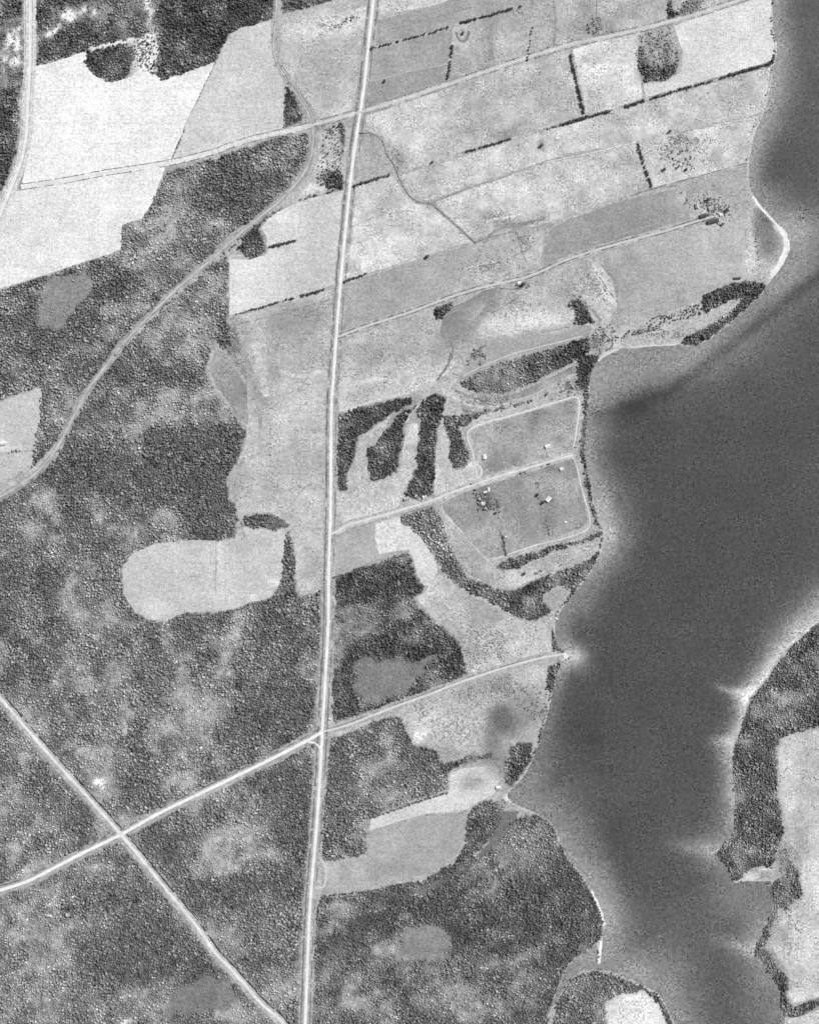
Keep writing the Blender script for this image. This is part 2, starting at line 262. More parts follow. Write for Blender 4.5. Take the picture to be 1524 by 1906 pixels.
# light, brushy openings: cx, cy, rx, ry, angle, amount
SCRUB = [(320, 430, 50, 60, 20, .6), (170, 1110, 60, 50, 0, .5), (370, 1300, 60, 60, 0, .4), (340, 760, 80, 30, 0, .4), (405, 735, 26, 45, 0, .9), (125, 25, 24, 16, 0, 2.0), (175, 15, 30, 12, 0, 2.0), (110, 48, 24, 9, -20, 1.8), (290, 20, 8, 32, 0, 3), (32, 85, 13, 30, 0, 3), (9, 115, 7, 24, 0, 3), (30, 150, 10, 8, 0, 1.5), (38, 240, 6, 60, 0, .9), (418, 36, 8, 20, 0, .7), (270, 95, 20, 35, 0, .6), (190, 86, 20, 7, -15, .9),
 (500, 295, 45, 20, -20, .55), (310, 385, 38, 45, 0, .75), (265, 470, 30, 45, 0, .8), (300, 440, 40, 30, 0, .6), (360, 410, 35, 25, 0, .5), (340, 480, 30, 16, -40, .6), (245, 560, 22, 20, 0, .4), (280, 545, 26, 16, -40, .7), (215, 600, 30, 22, 0, .6), (370, 545, 45, 30, -30, .7), (380, 620, 45, 35, 0, .65), (300, 620, 35, 28, 0, .55), (345, 655, 30, 20, 0, .4), (345, 740, 45, 40, 0, .7), (420, 790, 25, 40, 0, .6), (300, 790, 60, 25, 0, .45), (190, 830, 60, 30, 0, .55), (220, 800, 40, 25, 0, .45), (100, 865, 16, 9, 0, 1.2), (70, 910, 18, 22, 30, .9), (90, 930, 20, 12, 40, .8), (200, 960, 45, 30, 20, .75), (310, 950, 18, 28, 0, 1.1), (325, 985, 22, 18, 0, 1.2), (240, 990, 30, 22, 0, .8), (30, 960, 35, 25, 0, .6), (70, 1000, 22, 28, 0, .7), (25, 1020, 30, 14, 0, .5), (135, 1000, 20, 18, 0, .7), (150, 1060, 35, 25, 0, .65), (200, 1090, 30, 45, 0, .6), (125, 1130, 25, 20, 0, .55), (30, 1120, 40, 25, 20, .5), (215, 1160, 50, 18, 0, .6), (65, 1180, 25, 14, 0, .35), (20, 1210, 22, 18, 0, .4),
 (140, 1290, 30, 18, 0, .4), (350, 1220, 22, 14, 0, .5), (345, 1300, 28, 50, 0, .45), (425, 1185, 25, 30, 0, .55), (420, 1250, 20, 14, 0, .5), (400, 1310, 25, 25, 0, .5), (475, 1340, 16, 9, 0, .4), (245, 1260, 25, 20, 0, .25), (190, 1457, 5, 8, 0, 1.8), (190, 1455, 20, 25, 0, .9), (190, 1440, 40, 40, 0, .5), (335, 1440, 22, 25, 0, .7), (120, 1310, 40, 12, 45, .3), (50, 1330, 40, 18, 45, .4), (590, 1245, 12, 25, 0, 1.4), (575, 1240, 16, 16, 0, .7), (585, 1345, 8, 22, 10, 1.2), (565, 1410, 28, 10, 0, 1.4), (630, 1240, 6, 50, 0, .9), (625, 1345, 18, 7, -20, 1.2), (618, 1375, 12, 9, 0, .7), (230, 1520, 30, 12, -20, 1.1), (195, 1545, 10, 25, 0, .9), (245, 1575, 26, 12, 40, 1.1), (260, 1560, 14, 14, 0, .7), (20, 1575, 25, 18, 0, .4), (60, 1620, 45, 9, -25, 1.1), (160, 1620, 35, 12, 0, .55), (185, 1635, 18, 20, 0, .5), (380, 1580, 30, 22, 0, .4), (420, 1590, 40, 40, 0, .6), (460, 1540, 35, 20, 0, .5), (430, 1610, 45, 14, 0, .6), (500, 1690, 70, 35, -15, .4), (440, 1730, 40, 25, 0, .5), (540, 1740, 30, 22, 0, .35), (60, 1720, 60, 50, 0, .35), (90, 1760, 30, 60, 20, .45), (30, 1830, 40, 30, 0, .4), (80, 1870, 40, 30, 0, .5), (300, 1840, 45, 14, -8, 1.0), (250, 1865, 45, 14, 0, .5), (280, 1870, 40, 25, 0, .6), (520, 1850, 25, 50, 20, .5), (490, 1840, 22, 16, 0, .4), (430, 1885, 60, 18, 0, 1.2), (500, 1890, 45, 12, 0, 1.2), (240, 1900, 16, 7, -10, 2.0),
 (615, 1727, 20, 13, 0, 1.4), (640, 1690, 24, 12, 0, .8), (985, 1560, 34, 30, 0, 1.0), (740, 1770, 60, 30, -20, .5), (600, 1860, 22, 40, 0, .6), (700, 1660, 60, 7, -12, .6), (610, 1530, 16, 22, 0, .7), (660, 1840, 18, 35, 20, 1.0), (700, 1880, 35, 22, 0, 1.3), (760, 1700, 40, 14, -20, .7), (900, 1870, 50, 30, 0, .5), (700, 1690, 30, 10, 0, .3), (960, 1570, 25, 25, 0, 1.4), (1000, 1590, 30, 40, -40, 1.3), (960, 1620, 40, 10, -35, 1.4), (975, 1540, 30, 14, 0, 1.0), (880, 1655, 45, 25, -25, .35), (990, 1775, 35, 25, 0, .55), (1000, 1830, 25, 22, 0, .5), (870, 1850, 40, 25, 0, .35), (1070, 1680, 25, 25, 0, .2), (1080, 1740, 20, 12, 0, .35), (1085, 1830, 30, 10, 0, .4), (1080, 1870, 30, 25, 0, .6), (980, 1850, 25, 20, 0, .4),
 (1460, 1290, 35, 18, 0, .45), (1475, 1335, 28, 14, 0, .75), (1385, 1375, 14, 10, 0, .8), (1390, 1545, 14, 12, 0, .7), (1390, 1585, 16, 8, 0, .6), (1440, 1400, 7, 20, 0, 1), (1432, 1480, 10, 22, 0, .7), (1435, 1590, 3, 25, 10, 1.2), (1470, 1640, 3, 40, 0, 1.0), (1500, 1230, 30, 20, 0, .2), (1475, 1600, 14, 14, 0, .6), (1420, 1745, 8, 8, 0, .8),
 (760, 1080, 20, 20, 0, -.3), (740, 1140, 40, 20, 0, .4), (660, 1130, 40, 12, -10, .55), (640, 1170, 20, 14, 0, .6), (760, 1180, 20, 16, 0, .6), (700, 1075, 50, 10, -15, .15), (680, 1450, 30, 30, 0, .15), (720, 1400, 40, 30, 0, .15), (880, 700, 25, 12, -10, .2), (950, 715, 20, 8, -10, .5), (640, 780, 12, 8, 0, .5), (640, 830, 10, 25, 0, .5), (715, 835, 8, 22, 10, .4), (795, 950, 8, 12, 0, .3), (610, 280, 14, 25, 0, .6), (595, 302, 7, 10, 0, 1.4), (620, 240, 12, 8, 0, .9)]
DARKB = [(390, 900, 50, 90, 0, .7), (300, 930, 70, 20, 10, .6), (430, 330, 90, 25, -20, .4), (355, 860, 90, 60, 30, .8), (200, 880, 90, 40, 10, .8), (120, 890, 40, 30, 0, .9), (395, 960, 40, 40, 0, .8), (270, 700, 60, 25, 10, .8), (210, 690, 25, 20, 0, .6), (330, 690, 30, 20, 0, .7), (420, 830, 20, 40, 0, .6), (90, 1060, 20, 50, 0, .5), (205, 1015, 22, 14, 0, .6), (40, 1170, 60, 30, 0, .3), (390, 1220, 20, 12, 0, .8), (270, 1270, 40, 20, 30, .5), (540, 1180, 60, 40, 0, .6), (500, 1310, 60, 50, 0, .6), (570, 1300, 22, 30, 0, .7), (270, 1480, 50, 20, 0, .5), (310, 1570, 45, 50, 0, .7), (560, 1520, 35, 90, 0, .7), (500, 1450, 60, 30, 0, .5), (460, 1650, 90, 22, 0, .8), (380, 1660, 50, 20, 30, .6), (240, 1750, 80, 70, 0, .6), (330, 1790, 60, 45, 0, .6), (190, 1690, 60, 25, 0, .4), (470, 1790, 80, 14, -10, .7), (350, 470, 20, 20, 0, .3), (320, 470, 25, 14, 0, .5), (190, 540, 50, 30, -40, .5), (50, 620, 60, 60, 0, .3), (390, 340, 60, 30, 0, .5), (500, 340, 40, 22, 0, .4), (440, 380, 40, 20, 0, .4), (820, 1680, 60, 16, -15, .8), (880, 1720, 70, 60, 0, .4), (700, 1720, 40, 22, 0, .6), (1030, 1650, 60, 50, 0, .5), (1060, 1760, 45, 8, -30, .8), (640, 1770, 30, 40, 0, .4), (700, 1810, 50, 25, 0, .4), (740, 1090, 40, 22, -15, .8), (660, 1110, 60, 6, -18, .8), (750, 1210, 50, 14, 25, .8), (840, 1230, 25, 30, 0, .7), (720, 1185, 18, 30, 40, .8), (1400, 1420, 40, 22, 0, .5), (1400, 1600, 40, 14, 30, .5), (1470, 1240, 30, 30, 0, .4), (380, 60, 60, 60, 0, .5), (100, 1490, 60, 50, 0, .2), (30, 1260, 40, 40, 0, .3)]
# smooth open ground inside the woods: tone, outline
OPEN = [(142, [(85, 520), (120, 508), (160, 502), (178, 520), (172, 545), (150, 565), (140, 585), (125, 612), (100, 615), (70, 600), (68, 575), (82, 560)]),
 (132, [(655, 1240), (672, 1225), (695, 1215), (730, 1222), (765, 1228), (800, 1215), (822, 1208), (815, 1225), (795, 1248), (775, 1270), (755, 1292), (700, 1318), (675, 1310), (655, 1280)]),
 (140, [(755, 1730), (785, 1715), (815, 1718), (842, 1735), (848, 1770), (825, 1790), (790, 1785), (760, 1790), (738, 1775)]),
 (128, [(330, 1830), (365, 1818), (395, 1812), (420, 1822), (445, 1855), (430, 1880), (400, 1885), (360, 1890), (310, 1888), (318, 1860)]),
 (118, [(932, 1510), (968, 1512), (960, 1530), (935, 1560), (915, 1590), (885, 1600), (860, 1625), (820, 1650), (780, 1665), (760, 1672), (790, 1650), (840, 1622), (870, 1600), (905, 1575), (925, 1540)]),
 (170, [(1010, 1115), (1018, 1100), (1050, 1092), (1058, 1100), (1045, 1122), (1035, 1140), (1022, 1136)]),
 (182, [(1300, 600), (1330, 582), (1365, 560), (1378, 555), (1372, 568), (1340, 600), (1290, 622), (1240, 640), (1180, 642), (1140, 638), (1180, 628), (1240, 615)]),
]
# patches where open ground differs: cx, cy, rx, ry, angle, tone, strength
PATCH = [(272, 100, 24, 45, 0, 236, 1), (210, 80, 45, 9, -17, 234, 1), (178, 86, 14, 8, 0, 232, 1), (620, 290, 26, 60, 0, 192, .9), (597, 303, 8, 10, 0, 225, 1), (582, 352, 26, 8, -10, 218, 1), (612, 348, 14, 6, 0, 205, .8), (1222, 72, 30, 30, 0, 165, .8), (1225, 120, 36, 30, 0, 145, .8), (1222, 108, 14, 10, 0, 190, .8), (935, 1340, 30, 30, 0, 105, .95), (915, 1380, 16, 40, 0, 125, .8), (980, 1320, 30, 35, 10, 140, .7), (930, 1420, 20, 25, 0, 135, .6), (800, 1345, 50, 32, 10, 208, .9), (860, 1360, 40, 30, 0, 200, .8), (780, 1370, 14, 12, 0, 232, .9), (800, 1380, 14, 6, 0, 190, .6), (880, 1430, 30, 10, 0, 190, .5), (995, 1255, 24, 14, -20, 200, .8), (960, 1275, 30, 8, -30, 175, .5), (900, 1275, 50, 14, -15, 150, .6),
 (1130, 540, 10, 45, -28, 225, .85), (1140, 520, 10, 50, -25, 150, .6), (1150, 590, 14, 25, 0, 155, .6), (960, 600, 80, 25, -5, 215, .85), (1010, 600, 50, 18, -8, 225, .7), (860, 610, 22, 50, 40, 142, .8), (900, 565, 22, 28, 40, 140, .7), (820, 640, 30, 30, 0, 150, .5), (1060, 545, 22, 18, 20, 140, .5), (1090, 540, 30, 25, 0, 205, .5), (960, 640, 110, 18, -12, 165, .8), (1060, 615, 50, 14, -10, 165, .5), (850, 690, 14, 14, 0, 200, .5), (820, 690, 14, 8, -30, 205, .7), (1040, 720, 30, 12, -25, 190, .7), (940, 745, 70, 10, -15, 170, .5), (885, 765, 40, 6, 0, 190, .6), (1110, 650, 16, 16, 0, 145, .5), (1130, 665, 22, 8, -25, 205, .7), (880, 755, 40, 14, 0, 150, .3),
 (1398, 430, 7, 60, 4, 210, .9), (1395, 480, 16, 30, 10, 212, .8), (1425, 440, 20, 45, -15, 128, .95), (1425, 405, 12, 30, -35, 125, .9), (1340, 395, 50, 22, 0, 195, .5), (1375, 370, 22, 25, 0, 170, .5), (1230, 300, 60, 40, -15, 205, .5), (1270, 262, 22, 22, 0, 165, .5), (1310, 380, 25, 25, 0, 205, .5),
 (770, 928, 25, 8, -10, 205, .7), (690, 935, 40, 20, 0, 190, .5), (840, 885, 30, 30, 0, 175, .4), (870, 890, 20, 12, 0, 200, .7), (880, 862, 14, 6, -30, 225, .8), (340, 1000, 28, 10, 0, 180, .6), (500, 905, 50, 60, 0, 178, .2), (5, 824, 10, 8, 0, 235, 1.0),
 (1480, 1390, 30, 25, 0, 205, .5), (1470, 1450, 14, 80, 0, 215, .5), (1510, 1500, 25, 80, 0, 190, .5), (1490, 1570, 20, 40, 0, 150, .7), (1455, 1600, 16, 25, 0, 150, .7), (1500, 1640, 12, 30, 0, 215, .5), (1455, 1740, 14, 20, 0, 145, .6), (1490, 1760, 30, 30, 0, 205, .6), (1480, 1700, 30, 14, 0, 185, .5), (1450, 1790, 22, 10, 50, 150, .6), (1500, 1820, 40, 20, 0, 175, .4), (1180, 1880, 55, 30, -10, 228, 1.0), (1150, 1875, 30, 20, 0, 215, .8), (1410, 1625, 25, 8, 0, 150, .8), (1395, 1632, 22, 6, -20, 205, .9), (1430, 1615, 14, 4, 0, 215, .7)]

def ell(x, y, b, power=2.0):
    a = math.radians(b[4]); ca, sa = math.cos(a), math.sin(a)
    # measured y runs downwards, so a positive angle turns clockwise on the survey
    dx = x-b[0]; dy = y-b[1]
    u = (dx*ca+dy*sa)/b[2]; v = (-dx*sa+dy*ca)/b[3]
    return np.exp(-((u*u+v*v)**(power/2))*0.9)
def warp(x, y, amp=4.0, sc=14.0, seed=50):
    return x+(fbm(x, y, sc, seed, 3)-.5)*2*amp, y+(fbm(x, y, sc, seed+5, 3)-.5)*2*amp
ROADS_CLEAR = [(MAIN, 13), (CROSS, 10), (EASTL, 8), (DIAG, 11), (RAIL, 7), (RAIL2, 4), (NWRD, 12), (LANE3, 8), (LANE1, 7), (LANE2, 7)]
def veg(x, y):
    """density, crown tone, floor tone (nan = open land), crown size"""
    x = np.asarray(x, float); y = np.asarray(y, float)
    wx, wy = warp(x, y, 3.8, 13); wx, wy = warp(wx, wy, 3.2, 5, 66)
    dens = np.zeros(x.shape); crown = np.full(x.shape, 100.0); floor = np.full(x.shape, np.nan); size = np.ones(x.shape)
    for (d, c, f, s), pts in VEG:
        m = inpoly(wx, wy, pts)
        dens[m] = d; crown[m] = c; size[m] = s
        if f is not None: floor[m] = f
    n = (fbm(x, y, 90, 3, 4)-.5)*2
    n2 = (fbm(x, y, 26, 9, 4)-.5)*2
    sc = np.clip(-0.05+n*0.9+n2*1.3, -0.6, 0.9)
    hx, hy = warp(x, y, 16, 32, 70)
    lo = 0
    for b in SCRUB:
        if b[5] < 1.8: lo = lo+1.25*b[5]*ell(hx, hy, b)
    lo = 1.05*np.tanh(lo/1.05)
    for b in DARKB: lo = lo-1.35*b[5]*ell(hx, hy, b)
    sc = np.clip(sc+lo, -1, 1.0)
    for b in SCRUB:
        if b[5] >= 1.8: sc = sc+1.25*b[5]*ell(hx, hy, b)
    sc = np.clip(sc, -0.7, 2.0); n3 = (fbm(x, y, 11, 15, 3)-.5)*2; sc = np.where(sc > 0, sc*(1+np.where(sc > 1.2, 1.2, .55)*n3), sc)
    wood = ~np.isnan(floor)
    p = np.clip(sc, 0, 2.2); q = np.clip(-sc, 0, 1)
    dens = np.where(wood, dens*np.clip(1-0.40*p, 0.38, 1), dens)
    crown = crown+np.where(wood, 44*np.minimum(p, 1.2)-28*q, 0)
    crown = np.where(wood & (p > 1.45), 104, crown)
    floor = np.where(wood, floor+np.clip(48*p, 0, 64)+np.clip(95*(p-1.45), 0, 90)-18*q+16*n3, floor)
    size = size*(0.72+0.56*fbm(x, y, 34, 61, 3))
    size = size*np.where(wood, np.clip(1-0.36*p, 0.55, 1), 1)
    ox, oy = warp(x, y, 7, 22, 90)
    for t, pts in OPEN:
        m0 = inpoly(ox, oy, pts); floor = np.where(m0 & np.isnan(floor), t, floor); dd = distline(ox, oy, pts, True); e = np.where(m0, dd, -dd)
        u = np.clip((e+9*n2+5*n3+1)/9, 0, 1); near = e > -14
        floor = np.where(near & ~np.isnan(floor), floor*(1-u)+(t+11*n2+9*n3)*u, floor)
        dens = np.where(near, dens*(1-u)+0.10*u*(t < 160), dens); size = np.where(near, size*(1-.45*u), size); crown = np.where(near, crown*(1-u)+(t+2)*u, crown)
    for pts, w in ROADS_CLEAR:
        d = distline(x, y, pts); m = d < w+(vnoise(x, y, 9, 33)-.5)*4+np.clip(fbm(x, y, 40, 35, 3)-.45, 0, 1)*14; dens[m] = 0
        floor = np.where(m & ~np.isnan(floor), 160+22*n3, floor)
    return dens, crown, floor, size

# shoreline signed distance, positive on land (survey units)
def shore_sd(x, y):
    d = np.minimum(distline(x, y, WSHORE), distline(x, y, ESHORE))
    return np.where(inpoly(x, y, RIVER), -d, d)

# ------------------------------------------------------------------ ground: one sheet to the horizon
gx = np.concatenate([[-9000, -5000, -2500, -1200, -500, -200], np.arange(-80, 1605, 4.0), [1650, 1750, 2000, 2600, 4000, 7000, 11000]])
gy = np.concatenate([[-9000, -5000, -2500, -1200, -500, -200], np.arange(-80, 1990, 4.0), [2040, 2150, 2400, 3000, 5000, 8000, 11000]])
GX, GY = np.meshgrid(gx, gy); gxr = GX.ravel(); gyr = GY.ravel()
dens_g, _, floor_g, _ = veg(gxr, gyr)
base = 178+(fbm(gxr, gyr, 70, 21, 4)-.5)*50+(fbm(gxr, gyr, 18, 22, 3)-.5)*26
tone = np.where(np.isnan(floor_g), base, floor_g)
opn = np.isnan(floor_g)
hx, hy = warp(gxr, gyr, 7, 24, 120)
for b in PATCH:
    w = np.clip(ell(hx, hy, b, 3.0)*1.15, 0, 1)*b[6]
    tone = np.where(opn, tone*(1-w)+b[5]*w, tone)
sdg = shore_sd(gxr, gyr)
beach = np.clip(1-np.abs(sdg-0.8)/3.4, 0, 1)*(0.35+0.9*vnoise(gxr, gyr, 28, 77))
tone = tone*(1-np.clip(beach, 0, 1)*0.75)+215*np.clip(beach, 0, 1)*0.75
for (bx, by, br) in [(1462, 455, 16), (1452, 482, 12), (1440, 505, 12), (1448, 425, 9), (1412, 380, 8), (1124, 1718, 9), (1117, 1775, 9), (1119, 1790, 8), (1392, 1298, 7), (1115, 1700, 7), (1225, 1850, 8), (1395, 1640, 8), (1050, 1220, 9), (945, 1485, 7), (1500, 1172, 7), (1475, 1194, 7)]:
    w = np.exp(-((gxr-bx)**2+(gyr-by)**2)/(br*br))*np.clip(1-np.abs(sdg-4)/9, 0, 1)
    tone = tone*(1-w)+248*w
far = (np.abs(gxr-762) > 900) | (np.abs(gyr-953) > 1100)
z = np.clip(sdg*0.30*S, -5, 0.0)
z = np.where(sdg > 0, np.clip(sdg*0.25-0.3, -0.3, 0)*1.0, z-0.3)
V = np.stack([(gxr-762)*S, (953-gyr)*S, z], 1)
ny, nx = GX.shape; I = np.arange(ny*nx).reshape(ny, nx)
F = np.stack([I[1:, :-1].ravel(), I[1:, 1:].ravel(), I[:-1, 1:].ravel(), I[:-1, :-1].ravel()], 1)
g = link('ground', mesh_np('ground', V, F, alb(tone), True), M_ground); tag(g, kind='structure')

# ------------------------------------------------------------------ river
wx_ = np.concatenate([np.arange(930, 1600, 5.0), [1650, 1750, 2000, 2600, 4000]])
wy_ = np.concatenate([[-2400, -900, -300], np.arange(-80, 2000, 5.0)])
WX, WY = np.meshgrid(wx_, wy_); wxr = WX.ravel(); wyr = WY.ravel()
dW, tW = distline(wxr, wyr, WSHORE, ret_t=True); dE, tE = distline(wxr, wyr, ESHORE, ret_t=True)
yw = np.interp(tW, np.arange(len(WSHORE)), [p[1] for p in WSHORE])
ye = np.interp(tE, np.arange(len(ESHORE)), [p[1] for p in ESHORE])
widW = np.interp(yw, [0, 100, 220, 330, 400, 460, 540, 640, 700, 780, 860, 930, 1000, 1060, 1100, 1180, 1260, 1360, 1470, 1560, 1640, 1720, 1800, 1906], [26, 30, 34, 24, 45, 75, 60, 60, 75, 34, 30, 44, 42, 30, 42, 32, 18, 22, 55, 48, 38, 38, 60, 45])
brW = np.interp(yw, [0, 200, 330, 400, 460, 540, 640, 700, 800, 900, 1000, 1080, 1180, 1220, 1290, 1400, 1480, 1560, 1700, 1800, 1906], [138, 150, 150, 128, 124, 122, 130, 128, 138, 148, 158, 130, 132, 165, 112, 110, 122, 138, 160, 130, 140])
widE = np.interp(ye, [1080, 1160, 1250, 1290, 1340, 1385, 1450, 1540, 1600, 1660, 1760, 1850, 1906], [48, 38, 24, 24, 17, 22, 22, 28, 34, 60, 30, 45, 45])
brE = np.interp(ye, [1080, 1160, 1250, 1290, 1340, 1385, 1450, 1540, 1600, 1660, 1760, 1850, 1906], [160, 205, 200, 225, 190, 195, 165, 160, 130, 120, 150, 130, 128])
deep = 80+(fbm(wxr, wyr, 160, 41, 3)-.5)*14+np.interp(wyr, [0, 1300, 1600, 1906], [0, 0, 5, 10])
sx, sy = warp(wxr, wyr, 9, 40, 140)
fW = np.exp(-(dW/(widW*1.12*(0.8+0.4*fbm(wxr, wyr, 45, 47, 3))))**1.9)*np.clip(0.93-0.0*dW, 0, 1); fE = np.exp(-(dE/widE)**1.5)
wt = deep+(brW+12-deep)*fW+(brE-deep)*fE*(0.7+0.6*fbm(wxr, wyr, 40, 49, 3))
WB = [(1240, 690, 110, 30, -12, 24), (1140, 710, 40, 50, 0, 16), (1490, 430, 60, 32, 0, 34), (1470, 520, 50, 30, -35, 22), (1400, 630, 60, 14, -38, 8), (1160, 775, 50, 14, -8, -9), (1240, 740, 60, 12, -22, -6), (1320, 680, 60, 12, -35, -14), (1400, 615, 60, 12, -38, -14), (1490, 540, 50, 12, -36, -14), (1110, 1000, 34, 45, 0, 22), (1130, 940, 22, 40, -10, 14),
 (1066, 1221, 20, 11, 5, 34), (1362, 1283, 26, 8, 14, 78), (1382, 1297, 16, 16, 0, 34), (1342, 1380, 22, 13, 0, 46), (1300, 1579, 46, 13, 4, 30), (1260, 1570, 30, 14, 0, 14), (1385, 1760, 40, 14, 8, 40), (1345, 1750, 26, 12, 20, 16), (1380, 1690, 45, 40, 0, 14), (1240, 1750, 80, 60, 0, 8), (1200, 1800, 60, 35, 0, 14), (1090, 1790, 40, 20, 0, 10), (1100, 1370, 30, 30, 0, -8), (1010, 1460, 60, 35, -20, 12), (1040, 1450, 30, 12, -50, -10), (1120, 1430, 30, 14, 20, -9), (1180, 1900, 40, 20, 0, 6), (1400, 1860, 40, 60, 0, 10), (1430, 330, 45, 60, 30, -4), (1390, 1350, 8, 14, 0, 12), (1150, 1560, 20, 40, 0, -6), (1120, 1600, 14, 70, -20, 8), (1095, 700, 14, 60, 0, 10)]
for b in WB: wt = wt+ell(sx, sy, b)*b[5]*1.0
dl = distline(sx, sy, [(1112, 775), (1180, 755), (1260, 715), (1340, 660), (1420, 590), (1540, 505)])
wt = wt-24*np.exp(-(dl/13.0)**2)
dl = distline(sx, sy, [(1105, 790), (1115, 860), (1145, 930), (1165, 985), (1150, 1030), (1115, 1075), (1075, 1120), (1065, 1180), (1085, 1200)])
wt = wt-9*np.exp(-(dl/9.0)**2)
ny, nx = WX.shape; I = np.arange(ny*nx).reshape(ny, nx)
V = np.stack([(wxr-762)*S, (953-wyr)*S, np.full(wxr.shape, -0.28)], 1)
F = np.stack([I[1:, :-1].ravel(), I[1:, 1:].ravel(), I[:-1, 1:].ravel(), I[:-1, :-1].ravel()], 1)
w = link('river', mesh_np('river', V, F, alb(np.clip(wt, 60, 240)), True), M_water); tag(w, kind='structure')

